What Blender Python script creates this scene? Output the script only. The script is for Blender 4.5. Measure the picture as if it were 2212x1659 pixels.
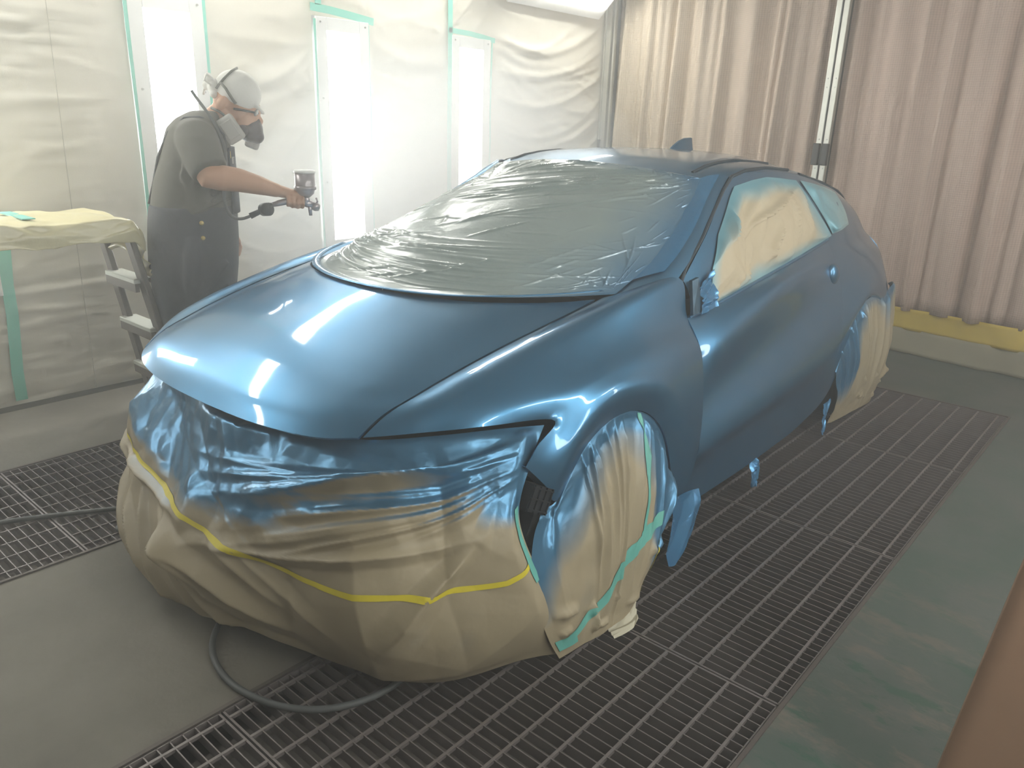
import bpy, bmesh, math, random
import numpy as np
from mathutils import Vector, Matrix
for o in list(bpy.data.objects): bpy.data.objects.remove(o)
S = bpy.context.scene
COL = S.collection
PI = math.pi
# ------------------------------------------------------------------ camera
cam = bpy.data.cameras.new('camera'); camo = bpy.data.objects.new('camera', cam); COL.objects.link(camo)
_p, _y, _r = math.radians(18.73), math.radians(40.68), math.radians(1.86)
fwd = Vector((-math.sin(_y)*math.cos(_p), math.cos(_y)*math.cos(_p), -math.sin(_p)))
rt = Vector((math.cos(_y), math.sin(_y), 0)); up = rt.cross(fwd)
r2 = math.cos(_r)*rt+math.sin(_r)*up; u2 = -math.sin(_r)*rt+math.cos(_r)*up
camo.matrix_world = Matrix(((r2.x,u2.x,-fwd.x,0),(r2.y,u2.y,-fwd.y,0),(r2.z,u2.z,-fwd.z,1.503),(0,0,0,1)))
cam.sensor_width = 36; cam.lens = 1678.45/2212*36; cam.clip_start = 0.02
S.camera = camo
# ------------------------------------------------------------------ world, exposure
w = bpy.data.worlds.new('booth_air'); S.world = w; w.use_nodes = True
w.node_tree.nodes['Background'].inputs[0].default_value = (0.9, 0.92, 1.0, 1)
w.node_tree.nodes['Background'].inputs[1].default_value = 0.02
HAZE = 0.052; PLUME = 1.35      # density of the overspray hanging in the air
vs_ = w.node_tree.nodes.new('ShaderNodeVolumeScatter'); vs_.inputs['Density'].default_value = HAZE; vs_.inputs['Anisotropy'].default_value = 0.6
w.node_tree.links.new(vs_.outputs[0], w.node_tree.nodes['World Output'].inputs['Volume'])
S.view_settings.view_transform = 'Standard'; S.view_settings.look = 'None'
S.view_settings.gamma = 1.0; S.view_settings.use_curve_mapping = False
S.view_settings.exposure = 0.0
S.cycles.use_denoising = True
S.cycles.max_bounces = 4; S.cycles.diffuse_bounces = 3; S.cycles.glossy_bounces = 3
S.cycles.use_adaptive_sampling = True; S.cycles.adaptive_threshold = 0.12; S.cycles.adaptive_min_samples = 16
S.cycles.volume_bounces = 1; S.cycles.transparent_max_bounces = 6
S.cycles.sample_clamp_indirect = 6.0; S.cycles.caustics_reflective = False; S.cycles.caustics_refractive = False
LAMP = 15.0         # radiance of the tube diffusers
CORNER = 34.0       # radiance of the ceiling corner lamps
rnd = random.Random(7); rng = np.random.default_rng(11)

# ------------------------------------------------------------------ materials
def nodes(name):
    m = bpy.data.materials.new(name); m.use_nodes = True
    nt = m.node_tree; b = nt.nodes['Principled BSDF']
    return m, nt, b
def mat(name, col, rough=0.6, metal=0.0, var=0.0, scale=8.0, bump=0.0, bscale=60.0, spec=0.5, coat=0.0, emit=None, estr=0.0, sheen=0.0):
    m, nt, b = nodes(name)
    b.inputs['Base Color'].default_value = (*col, 1); b.inputs['Roughness'].default_value = rough
    b.inputs['Metallic'].default_value = metal; b.inputs['Specular IOR Level'].default_value = spec
    b.inputs['Coat Weight'].default_value = coat; b.inputs['Coat Roughness'].default_value = 0.08
    if emit: b.inputs['Emission Color'].default_value = (*emit, 1); b.inputs['Emission Strength'].default_value = estr
    tc = nt.nodes.new('ShaderNodeTexCoord')
    n = nt.nodes.new('ShaderNodeTexNoise'); n.inputs['Scale'].default_value = scale; n.inputs['Detail'].default_value = 6
    nt.links.new(tc.outputs['Object'], n.inputs['Vector'])
    mx = nt.nodes.new('ShaderNodeMix'); mx.data_type = 'RGBA'
    mx.inputs['A'].default_value = (*[c*(1-var) for c in col], 1); mx.inputs['B'].default_value = (*[min(1, c*(1+var)) for c in col], 1)
    nt.links.new(n.outputs['Fac'], mx.inputs['Factor']); nt.links.new(mx.outputs['Result'], b.inputs['Base Color'])
    if bump > 0:
        n2 = nt.nodes.new('ShaderNodeTexNoise'); n2.inputs['Scale'].default_value = bscale; n2.inputs['Detail'].default_value = 4
        nt.links.new(tc.outputs['Object'], n2.inputs['Vector'])
        bp = nt.nodes.new('ShaderNodeBump'); bp.inputs['Strength'].default_value = bump; bp.inputs['Distance'].default_value = 0.01
        nt.links.new(n2.outputs['Fac'], bp.inputs['Height']); nt.links.new(bp.outputs['Normal'], b.inputs['Normal'])
    return m

def sprayed(name, base, blue, r0, r1, m1=0.5, bump=0.15, bscale=40, spec=0.5, var=0.08):
    """paper or film with blue overspray: the vertex attribute 'spray' says where paint has landed"""
    m, nt, b = nodes(name)
    tc = nt.nodes.new('ShaderNodeTexCoord')
    at = nt.nodes.new('ShaderNodeAttribute'); at.attribute_name = 'spray'
    n = nt.nodes.new('ShaderNodeTexNoise'); n.inputs['Scale'].default_value = 5; n.inputs['Detail'].default_value = 5
    nt.links.new(tc.outputs['Object'], n.inputs['Vector'])
    ma = nt.nodes.new('ShaderNodeMath'); ma.operation = 'MULTIPLY_ADD'; ma.inputs[1].default_value = 0.5; 
    nt.links.new(n.outputs['Fac'], ma.inputs[0]); 
    ma2 = nt.nodes.new('ShaderNodeMath'); ma2.operation = 'ADD'; ma2.inputs[1].default_value = -0.25
    nt.links.new(at.outputs['Fac'], ma2.inputs[0]); nt.links.new(ma2.outputs[0], ma.inputs[2])
    cr_ = nt.nodes.new('ShaderNodeMapRange'); cr_.inputs['From Min'].default_value = 0.05; cr_.inputs['From Max'].default_value = 0.95
    nt.links.new(ma.outputs[0], cr_.inputs['Value'])
    v = nt.nodes.new('ShaderNodeMix'); v.data_type = 'RGBA'
    v.inputs['A'].default_value = (*[c*(1-var) for c in base], 1); v.inputs['B'].default_value = (*[c*(1+var) for c in base], 1)
    nt.links.new(n.outputs['Fac'], v.inputs['Factor'])
    mx = nt.nodes.new('ShaderNodeMix'); mx.data_type = 'RGBA'; mx.inputs['B'].default_value = (*blue, 1)
    nt.links.new(v.outputs['Result'], mx.inputs['A']); nt.links.new(cr_.outputs['Result'], mx.inputs['Factor'])
    nt.links.new(mx.outputs['Result'], b.inputs['Base Color'])
    for key, a, c in (('Roughness', r0, r1), ('Metallic', 0.0, m1)):
        f = nt.nodes.new('ShaderNodeMapRange'); f.inputs['To Min'].default_value = a; f.inputs['To Max'].default_value = c
        nt.links.new(cr_.outputs['Result'], f.inputs['Value']); nt.links.new(f.outputs['Result'], b.inputs[key])
    b.inputs['Specular IOR Level'].default_value = spec
    n2 = nt.nodes.new('ShaderNodeTexNoise'); n2.inputs['Scale'].default_value = bscale; n2.inputs['Detail'].default_value = 3
    nt.links.new(tc.outputs['Object'], n2.inputs['Vector'])
    bp = nt.nodes.new('ShaderNodeBump'); bp.inputs['Strength'].default_value = bump; bp.inputs['Distance'].default_value = 0.01
    nt.links.new(n2.outputs['Fac'], bp.inputs['Height']); nt.links.new(bp.outputs['Normal'], b.inputs['Normal'])
    return m

M = {}
def paint_mat():
    m, nt, b = nodes('blue_metallic_basecoat')
    b.inputs['Base Color'].default_value = (0.072, 0.222, 0.39, 1)
    b.inputs['Metallic'].default_value = 0.84; b.inputs['Roughness'].default_value = 0.34
    b.inputs['Coat Weight'].default_value = 0.8; b.inputs['Coat Roughness'].default_value = 0.045
    tc = nt.nodes.new('ShaderNodeTexCoord')
    n = nt.nodes.new('ShaderNodeTexNoise'); n.inputs['Scale'].default_value = 900; n.inputs['Detail'].default_value = 1
    nt.links.new(tc.outputs['Object'], n.inputs['Vector'])
    f = nt.nodes.new('ShaderNodeMapRange'); f.inputs['To Min'].default_value = 0.29; f.inputs['To Max'].default_value = 0.39
    nt.links.new(n.outputs['Fac'], f.inputs['Value']); nt.links.new(f.outputs['Result'], b.inputs['Roughness'])
    return m
M['paint'] = paint_mat()
KR = (0.33, 0.275, 0.18); BL = (0.075, 0.205, 0.345)
M['kraft'] = sprayed('masking_paper', KR, BL, 0.52, 0.30, 0.55, 0.10, 30)
M['kraft_side'] = sprayed('window_masking_paper', (0.50, 0.42, 0.29), (0.20, 0.42, 0.50), 0.6, 0.42, 0.3, 0.12, 40)
M['film'] = sprayed('masking_film', (0.27, 0.325, 0.315), (0.09, 0.22, 0.37), 0.22, 0.22, 0.4, 0.2, 14, 1.0)
M['film_blue'] = sprayed('blue_sprayed_film', (0.12, 0.3, 0.42), (0.07, 0.25, 0.48), 0.25, 0.22, 0.5, 0.3, 25, 0.8)
M['black'] = mat('black_plastic', (0.015, 0.017, 0.02), 0.45, var=.2)
M['rubber'] = mat('tyre_rubber', (0.02, 0.02, 0.02), 0.8, var=.2, bump=.2)
M['seal'] = mat('dark_seal', (0.02, 0.035, 0.05), 0.5, var=.2)
M['sheet'] = mat('white_masking_sheet', (0.70, 0.665, 0.575), 0.72, var=.05, scale=3, bump=.06, bscale=200)
M['torn'] = mat('pale_torn_paper', (0.50, 0.47, 0.36), 0.6, var=.15)
M['wall_beige'] = mat('beige_booth_panel', (0.48, 0.44, 0.39), 0.6, var=.05, scale=3)
M['wall_grey'] = mat('grey_booth_panel', (0.30, 0.30, 0.28), 0.6, var=.05, scale=3)
M['seam'] = mat('grey_seam', (0.50, 0.47, 0.40), 0.8)
M['tape_green'] = mat('green_masking_tape', (0.20, 0.62, 0.50), 0.6, var=.06)
M['tape_teal'] = mat('teal_masking_tape', (0.13, 0.42, 0.36), 0.5, var=.12)
M['tape_yellow'] = mat('yellow_masking_tape', (0.62, 0.52, 0.03), 0.6, var=.12, scale=30)
M['mount'] = mat('oversprayed_black_plastic', (0.03, 0.075, 0.12), 0.3, 0.3, var=.5, scale=30, bump=.3, bscale=30)
M['white'] = mat('white_painted_metal', (0.80, 0.81, 0.80), 0.35, var=.03)
M['screw'] = mat('screw_head', (0.4, 0.4, 0.38), 0.35, 0.8)
M['lamp'] = mat('tube_diffuser', (0.9, 0.9, 0.9), 0.4, emit=(0.97, 1.0, 0.97), estr=LAMP)
M['corner'] = mat('ceiling_tube_diffuser', (0.9, 0.9, 0.9), 0.4, emit=(1.0, 1.0, 0.93), estr=CORNER)
M['alu'] = mat('aluminium_profile', (0.55, 0.55, 0.50), 0.38, 0.55, var=.05)
M['steel'] = mat('galvanised_grating', (0.215, 0.188, 0.182), 0.5, 0.45, var=.15, scale=20)
M['pit'] = mat('pit_concrete', (0.17, 0.15, 0.135), 0.9, var=.3, scale=5)
M['frame'] = mat('grating_frame_steel', (0.12, 0.10, 0.09), 0.6, 0.4, var=.2)
M['skin'] = mat('skin', (0.52, 0.29, 0.18), 0.55, var=.05, scale=12)
M['shirt'] = mat('grey_tshirt', (0.105, 0.10, 0.085), 0.9, var=.08, bump=.1, bscale=120)
M['overall'] = mat('dark_overalls', (0.055, 0.058, 0.068), 0.85, var=.12, bump=.15, bscale=90)
M['cap'] = mat('white_cotton_cap', (0.72, 0.71, 0.67), 0.85, var=.04, bump=.15, bscale=60)
M['mask'] = mat('respirator_rubber', (0.06, 0.045, 0.05), 0.5, var=.1)
M['filter'] = mat('respirator_filter', (0.42, 0.41, 0.38), 0.6, var=.06)
M['strap'] = mat('strap_grey', (0.12, 0.12, 0.10), 0.7)
M['glass'] = mat('goggle_lens', (0.3, 0.32, 0.3), 0.1, 0.2)
M['gunmetal'] = mat('spray_gun_metal', (0.42, 0.38, 0.40), 0.28, 0.85, var=.05)
M['cup'] = mat('paint_cup_plastic', (0.40, 0.36, 0.38), 0.3, 0.4, var=.05)
M['hose'] = mat('grey_air_hose', (0.085, 0.09, 0.09), 0.55, var=.1)
M['boot'] = mat('work_shoe', (0.04, 0.035, 0.03), 0.7)
M['ladder'] = mat('ladder_aluminium', (0.16, 0.14, 0.12), 0.5, 0.3, var=.15)
M['tread'] = mat('step_tread_aluminium', (0.55, 0.56, 0.50), 0.45, 0.3, var=.1)
M['yfilm'] = mat('yellowish_film', (0.62, 0.56, 0.33), 0.28, var=.2, scale=6, bump=.3, bscale=18, spec=.8)
M['brown'] = mat('brown_kraft_sheet', (0.29, 0.175, 0.11), 0.7, var=.12, scale=5, bump=.05, bscale=60)
M['yhem'] = mat('yellow_curtain_hem', (0.60, 0.44, 0.08), 0.7, var=.25, scale=6)
M['ghem'] = mat('grey_tan_skirt', (0.27, 0.25, 0.18), 0.8, var=.2, scale=7)
M['redmark'] = mat('red_print', (0.5, 0.03, 0.06), 0.6)
M['whiteprint'] = mat('pale_print', (0.45, 0.44, 0.42), 0.6)
M['brass'] = mat('brass_button', (0.55, 0.42, 0.15), 0.35, 0.8)

def curtain_mat():
    m, nt, b = nodes('beige_mesh_curtain')
    tc = nt.nodes.new('ShaderNodeTexCoord')
    mp = nt.nodes.new('ShaderNodeSeparateXYZ'); nt.links.new(tc.outputs['Object'], mp.inputs[0])
    ma = nt.nodes.new('ShaderNodeMapRange'); ma.inputs['From Min'].default_value = -4.3; ma.inputs['From Max'].default_value = -1.9
    nt.links.new(mp.outputs['X'], ma.inputs['Value'])
    mx = nt.nodes.new('ShaderNodeMix'); mx.data_type = 'RGBA'
    mx.inputs['A'].default_value = (0.66, 0.56, 0.425, 1); mx.inputs['B'].default_value = (0.64, 0.485, 0.405, 1)
    nt.links.new(ma.outputs['Result'], mx.inputs['Factor'])
    n = nt.nodes.new('ShaderNodeTexNoise'); n.inputs['Scale'].default_value = 2.2; n.inputs['Detail'].default_value = 4
    mpp = nt.nodes.new('ShaderNodeMapping'); mpp.inputs['Scale'].default_value = (3, 1, .5)
    nt.links.new(tc.outputs['Object'], mpp.inputs[0]); nt.links.new(mpp.outputs[0], n.inputs['Vector'])
    m2 = nt.nodes.new('ShaderNodeMix'); m2.data_type = 'RGBA'; m2.blend_type = 'MULTIPLY'; m2.inputs['Factor'].default_value = 0.35
    nt.links.new(mx.outputs['Result'], m2.inputs['A']); nt.links.new(n.outputs['Fac'], m2.inputs['B'])
    w1 = nt.nodes.new('ShaderNodeTexWave'); w1.bands_direction = 'Z'; w1.inputs['Scale'].default_value = 22; w1.inputs['Distortion'].default_value = 1
    w2 = nt.nodes.new('ShaderNodeTexWave'); w2.bands_direction = 'X'; w2.inputs['Scale'].default_value = 22; w2.inputs['Distortion'].default_value = 1
    for q in (w1, w2): nt.links.new(tc.outputs['Object'], q.inputs['Vector'])
    ad = nt.nodes.new('ShaderNodeMath'); nt.links.new(w1.outputs['Fac'], ad.inputs[0]); nt.links.new(w2.outputs['Fac'], ad.inputs[1])
    bp = nt.nodes.new('ShaderNodeBump'); bp.inputs['Strength'].default_value = .25; bp.inputs['Distance'].default_value = .004
    nt.links.new(ad.outputs[0], bp.inputs['Height']); nt.links.new(bp.outputs['Normal'], b.inputs['Normal'])
    mm = nt.nodes.new('ShaderNodeMapRange'); mm.inputs['From Max'].default_value = 2; mm.inputs['To Min'].default_value = .86; mm.inputs['To Max'].default_value = 1.08
    nt.links.new(ad.outputs[0], mm.inputs['Value'])
    m3 = nt.nodes.new('ShaderNodeMix'); m3.data_type = 'RGBA'; m3.blend_type = 'MULTIPLY'; m3.inputs['Factor'].default_value = 1
    nt.links.new(m2.outputs['Result'], m3.inputs['A']); nt.links.new(mm.outputs['Result'], m3.inputs['B'])
    nt.links.new(m3.outputs['Result'], b.inputs['Base Color']); b.inputs['Roughness'].default_value = .6
    return m
M['curtain'] = curtain_mat()

def floor_mat():
    m, nt, b = nodes('booth_concrete')
    tc = nt.nodes.new('ShaderNodeTexCoord')
    def noise(sc, det=6, ro=.6, vec=None):
        n = nt.nodes.new('ShaderNodeTexNoise'); n.inputs['Scale'].default_value = sc; n.inputs['Detail'].default_value = det; n.inputs['Roughness'].default_value = ro
        nt.links.new(vec or tc.outputs['Object'], n.inputs['Vector']); return n
    def mixc(a, c, f):
        mx = nt.nodes.new('ShaderNodeMix'); mx.data_type = 'RGBA'
        for k, v in (('A', a), ('B', c)):
            if isinstance(v, tuple): mx.inputs[k].default_value = (*v, 1)
            else: nt.links.new(v, mx.inputs[k])
        nt.links.new(f, mx.inputs['Factor']); return mx.outputs['Result']
    def ramp(src, a, c):
        r = nt.nodes.new('ShaderNodeMapRange'); r.inputs['From Min'].default_value = a; r.inputs['From Max'].default_value = c
        nt.links.new(src, r.inputs['Value']); return r.outputs['Result']
    sx = nt.nodes.new('ShaderNodeSeparateXYZ'); nt.links.new(tc.outputs['Object'], sx.inputs[0])
    # the aisle right of the gratings has worn green paint, the middle strip is bare grey concrete
    side = ramp(sx.outputs['X'], -1.2, -0.9)
    far = ramp(sx.outputs['Y'], 4.7, 5.2)
    fx = nt.nodes.new('ShaderNodeMath'); fx.operation = 'MAXIMUM'; nt.links.new(side, fx.inputs[0]); nt.links.new(far, fx.inputs[1])
    grey = mixc((0.14, 0.128, 0.105), (0.20, 0.183, 0.152), ramp(noise(1.6).outputs['Fac'], .35, .65))
    green = mixc((0.075, 0.098, 0.084), (0.10, 0.11, 0.10), ramp(noise(2.5).outputs['Fac'], .4, .6))
    mp = nt.nodes.new('ShaderNodeMapping'); mp.inputs['Rotation'].default_value = (0, 0, .5); mp.inputs['Scale'].default_value = (1, 2.2, 1)
    nt.links.new(tc.outputs['Object'], mp.inputs[0])
    near = nt.nodes.new('ShaderNodeMath'); near.operation = 'MULTIPLY'
    nt.links.new(ramp(noise(3.2, 8, .7, mp.outputs[0]).outputs['Fac'], .50, .60), near.inputs[0]); nt.links.new(ramp(sx.outputs['Y'], 3.2, 2.2), near.inputs[1])
    green = mixc(green, (0.145, 0.13, 0.11), near.outputs[0])
    g2 = nt.nodes.new('ShaderNodeMath'); g2.operation = 'MULTIPLY'
    nt.links.new(ramp(noise(5, 8, .7, mp.outputs[0]).outputs['Fac'], .55, .62), g2.inputs[0]); nt.links.new(ramp(sx.outputs['Y'], 3.0, 2.0), g2.inputs[1])
    green = mixc(green, (0.045, 0.09, 0.066), g2.outputs[0])
    c = mixc(grey, green, fx.outputs[0])
    nt.links.new(c, b.inputs['Base Color'])
    b.inputs['Roughness'].default_value = .62; b.inputs['Specular IOR Level'].default_value = .3
    bp = nt.nodes.new('ShaderNodeBump'); bp.inputs['Strength'].default_value = .25; bp.inputs['Distance'].default_value = .004
    nt.links.new(noise(45).outputs['Fac'], bp.inputs['Height']); nt.links.new(bp.outputs['Normal'], b.inputs['Normal'])
    return m
M['floor'] = floor_mat()

# ------------------------------------------------------------------ mesh helpers
def link(name, me, m, parent=None, smooth=True):
    o = bpy.data.objects.new(name, me); COL.objects.link(o)
    if m is not None and len(me.materials) == 0: me.materials.append(m)
    if smooth:
        me.polygons.foreach_set('use_smooth', [True]*len(me.polygons))
    if parent is not None: o.parent = parent
    return o
def tag(o, label=None, cat=None, group=None, kind=None):
    if label: o['label'] = label
    if cat: o['category'] = cat
    if group: o['group'] = group
    if kind: o['kind'] = kind
    return o
def thing(name, label, cat, loc=(0,0,0), rz=0, group=None):
    o = bpy.data.objects.new(name, None); COL.objects.link(o)
    o.location = loc; o.rotation_euler = (0, 0, rz); return tag(o, label, cat, group)
class MB:
    def __init__(s): s.v = []; s.f = []
    def add(s, vs, fs):
        k = len(s.v); s.v += [tuple(map(float, v)) for v in vs]; s.f += [tuple(i+k for i in f) for f in fs]; return s
    def box(s, c, d, rot=None):
        x, y, z = [q/2 for q in d]
        vs = [Vector((sx*x, sy*y, sz*z)) for sx in (-1,1) for sy in (-1,1) for sz in (-1,1)]
        if rot is not None: vs = [rot @ v for v in vs]
        vs = [v+Vector(c) for v in vs]
        return s.add(vs, [(0,1,3,2),(4,6,7,5),(0,4,5,1),(2,3,7,6),(0,2,6,4),(1,5,7,3)])
    def bar(s, a, b, w_, h_, up=(0,0,1)):
        a, b = Vector(a), Vector(b); d = b-a; L = d.length; z = d.normalized()
        x = Vector(up).cross(z); x = x.normalized() if x.length > 1e-6 else Vector((1,0,0)); y = z.cross(x)
        return s.box((a+b)/2, (w_, h_, L), Matrix((x, y, z)).transposed())
    def tube(s, pts, rad, n=12, cap=True, ell=None):
        pts = [Vector(p) for p in pts]; R = rad if hasattr(rad, '__len__') else [rad]*len(pts)
        k = len(s.v); ref = Vector((0,0,1))
        t0 = (pts[1]-pts[0]).normalized()
        if abs(t0.z) > .9: ref = Vector((1,0,0))
        x = ref.cross(t0).normalized()
        vs = []
        for i, p in enumerate(pts):
            a = pts[max(0, i-1)]; b = pts[min(len(pts)-1, i+1)]; t = (b-a).normalized()
            x = (x - t*x.dot(t)).normalized(); y = t.cross(x)
            e = ell[i] if ell else (1, 1)
            for j in range(n):
                q = 2*PI*j/n; vs.append(p + x*math.cos(q)*R[i]*e[0] + y*math.sin(q)*R[i]*e[1])
        fs = [(i*n+j, i*n+(j+1)%n, (i+1)*n+(j+1)%n, (i+1)*n+j) for i in range(len(pts)-1) for j in range(n)]
        if cap:
            fs.append(tuple(reversed(range(n)))); fs.append(tuple((len(pts)-1)*n+j for j in range(n)))
        return s.add(vs, fs)
    def ell(s, c, r, rot=None, n=20, m=12):
        vs = []; fs = []
        for i in range(1, m):
            th = PI*i/m
            for j in range(n):
                ph = 2*PI*j/n; v = Vector((math.sin(th)*math.cos(ph)*r[0], math.sin(th)*math.sin(ph)*r[1], math.cos(th)*r[2]))
                vs.append((rot @ v if rot is not None else v)+Vector(c))
        for zz in (1, -1):
            v = Vector((0, 0, zz*r[2])); vs.append((rot @ v if rot is not None else v)+Vector(c))
        for i in range(m-2):
            for j in range(n): fs.append((i*n+j, (i+1)*n+j, (i+1)*n+(j+1)%n, i*n+(j+1)%n))
        T = (m-1)*n
        for j in range(n): fs.append((T, j, (j+1)%n)); fs.append((T+1, (m-2)*n+(j+1)%n, (m-2)*n+j))
        return s.add(vs, fs)
    def build(s, name, m, parent=None, smooth=False):
        me = bpy.data.meshes.new(name); me.from_pydata(s.v, [], s.f); me.update()
        return link(name, me, m, parent, smooth)
def bevel(o, w_=0.004, seg=2):
    b = o.modifiers.new('bevel', 'BEVEL'); b.width = w_; b.segments = seg; b.limit_method = 'ANGLE'; return o
def bake(o):
    dg = bpy.context.evaluated_depsgraph_get(); dg.update()
    me = bpy.data.meshes.new_from_object(o.evaluated_get(dg)); o.modifiers.clear(); o.data = me
    me.polygons.foreach_set('use_smooth', [True]*len(me.polygons)); return o
def organic(mb, name, m, parent=None, voxel=.007, it=6, fac=.5):
    o = mb.build(name, m, parent, True)
    r = o.modifiers.new('r', 'REMESH'); r.mode = 'VOXEL'; r.voxel_size = voxel; r.use_smooth_shade = True
    s = o.modifiers.new('s', 'SMOOTH'); s.factor = fac; s.iterations = it
    return bake(o)

# ---- smooth surface patches through a grid of control points
def crspl(kn, P, t):
    kn = np.asarray(kn, float); n = len(kn)
    if n == 2:
        a = ((t-kn[0])/(kn[1]-kn[0]))[:, None]; return P[0][None]*(1-a)+P[1][None]*a
    d = (P[1:]-P[:-1])/(kn[1:]-kn[:-1])[:, None]; h = kn[1:]-kn[:-1]
    T = np.empty_like(P)
    T[1:-1] = (d[:-1]*h[1:, None]+d[1:]*h[:-1, None])/(h[:-1]+h[1:])[:, None]
    T[0] = d[0]*1.5-T[1]*.5; T[-1] = d[-1]*1.5-T[-2]*.5
    i = np.clip(np.searchsorted(kn, t, side='right')-1, 0, n-2)
    hh = h[i][:, None]; u = ((t-kn[i])/h[i])[:, None]
    return ((2*u**3-3*u**2+1)*P[i] + (u**3-2*u**2+u)*hh*T[i] + (-2*u**3+3*u**2)*P[i+1] + (u**3-u**2)*hh*T[i+1])
def samp(kn, k):
    return np.concatenate([np.linspace(kn[i], kn[i+1], k, endpoint=False) for i in range(len(kn)-1)]+[[kn[-1]]])
def knots(G):
    d = np.linalg.norm(G[1:]-G[:-1], axis=2).mean(axis=1); d = np.maximum(d, 1e-3)**.75
    return np.concatenate([[0], np.cumsum(d)])
def patch(G, sr, sc):
    G = np.asarray(G, float); kr = knots(G); kc = knots(G.transpose(1, 0, 2))
    tr, tc = samp(kr, sr), samp(kc, sc)
    A = crspl(kr, G.reshape(len(G), -1), tr).reshape(len(tr), G.shape[1], 3)
    B = crspl(kc, A.transpose(1, 0, 2).reshape(G.shape[1], -1), tc).reshape(len(tc), len(tr), 3)
    return B.transpose(1, 0, 2)
def normals(A):
    du = np.gradient(A, axis=0); dv = np.gradient(A, axis=1); n = np.cross(du, dv)
    return n/np.maximum(np.linalg.norm(n, axis=2, keepdims=True), 1e-9)
def gridmesh(name, A, m, parent=None, thick=0.0, flip=False, spray=None, uv=None, sign=-1, keep=None):
    R, Cc = A.shape[:2]
    idx = np.arange(R*Cc).reshape(R, Cc)
    f = np.stack([idx[:-1, :-1], idx[1:, :-1], idx[1:, 1:], idx[:-1, 1:]], -1)
    if keep is not None: f = f[keep]
    f = f.reshape(-1, 4)
    if flip: f = f[:, ::-1]
    me = bpy.data.meshes.new(name); me.from_pydata(A.reshape(-1, 3).tolist(), [], f.tolist()); me.update()
    if spray is not None:
        at = me.attributes.new('spray', 'FLOAT', 'POINT'); at.data.foreach_set('value', np.asarray(spray, np.float32).ravel())
    o = link(name, me, m, parent)
    if thick:
        s = o.modifiers.new('thickness', 'SOLIDIFY'); s.thickness = thick; s.offset = sign
        if thick > .0015 and m is M['paint']:
            es = o.modifiers.new('rim', 'EDGE_SPLIT'); es.split_angle = math.radians(50)
    return o
def mirror(A): return A*np.array([-1, 1, 1])

# ---- folds and crumples
def smooth01(x): x = np.clip(x, 0, 1); return x*x*(3-2*x)
def facet(u, v, f, seed, warp=.35):
    """crumpled paper: linear interpolation over a triangle lattice, creases on the lattice lines"""
    g = np.random.default_rng(seed); N = 64
    H = g.random((N, N)); 
    a = g.random()*PI; u0 = u; u = u*math.cos(a)-v*math.sin(a)+g.random()*9; v = u0*math.sin(a)+v*math.cos(a)+g.random()*9
    u, v = u*f, v*f
    u = u + warp*np.sin(v*1.3+seed); v = v + warp*np.sin(u*1.7+seed*2)
    s = (u+v)*.366; i = np.floor(u+s).astype(int); j = np.floor(v+s).astype(int)
    t = (i+j)*.2113; x = u-(i-t); y = v-(j-t)
    i1 = (x > y).astype(int); j1 = 1-i1
    def h(a, b): return H[a % N, b % N]
    # barycentric on the simplex triangle
    X, Y = u+s-i, v+s-j
    lo = np.where(X > Y, Y, X); hi = np.where(X > Y, X, Y)
    return h(i, j)*(1-hi) + h(i+i1, j+j1)*(hi-lo) + h(i+1, j+1)*lo - .5
def folds(u, v, L):
    """L: (u0, v0, u1, v1, width, height); a sharp ridge along a segment, fading to its ends"""
    D = np.zeros_like(u)
    for (a, b, c, d, wd, am) in L:
        ex, ey = c-a, d-b; LL = ex*ex+ey*ey
        t = ((u-a)*ex+(v-b)*ey)/LL; tc_ = np.clip(t, 0, 1)
        dist = np.hypot(u-a-tc_*ex, v-b-tc_*ey)
        wl_ = wd*(.45+.55*np.clip(t, 0, 1))
        D += am*np.clip(1-dist/wl_, 0, 1)**1.4*np.clip(t*4, 0, 1)*np.clip((1-t)*3, .0, 1)
    return D
def arcs(u, v, L):
    """hanging swags: (u0, u1, v0, sag, width, height)"""
    D = np.zeros_like(u)
    for (a, b, v0, sag, sl, wd, am) in L:
        t = (u-a)/(b-a); c = v0 - sag*4*t*(1-t) + sl*t
        D += am*np.exp(-((v-c)/wd)**2)*smooth01(t*5)*smooth01((1-t)*5)
    return D

# ================================================================== THE BOOTH
XL, XR, YF, YB, ZC = -4.42, 0.95, -2.4, 6.6, 2.78
def slab(name, c, d, m):
    o = MB().box(c, d).build(name, m); tag(o, kind='structure'); return o
slab('wall_left', (XL-.06, (YF+YB)/2, ZC/2), (.1, YB-YF+.2, ZC), M['white'])
slab('wall_right', (XR+.05, (YF+YB)/2, ZC/2), (.1, YB-YF+.2, ZC), M['wall_beige'])
slab('wall_front', ((XL+XR)/2, YF-.05, ZC/2), (XR-XL, .1, ZC), M['wall_grey'])
slab('wall_back', ((XL+XR)/2, YB+.05, ZC/2), (XR-XL, .1, ZC), M['wall_grey'])
slab('ceiling', ((XL+XR)/2, (YF+YB)/2, ZC+.05), (XR-XL+.3, YB-YF+.3, .1), M['wall_grey'])
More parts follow.
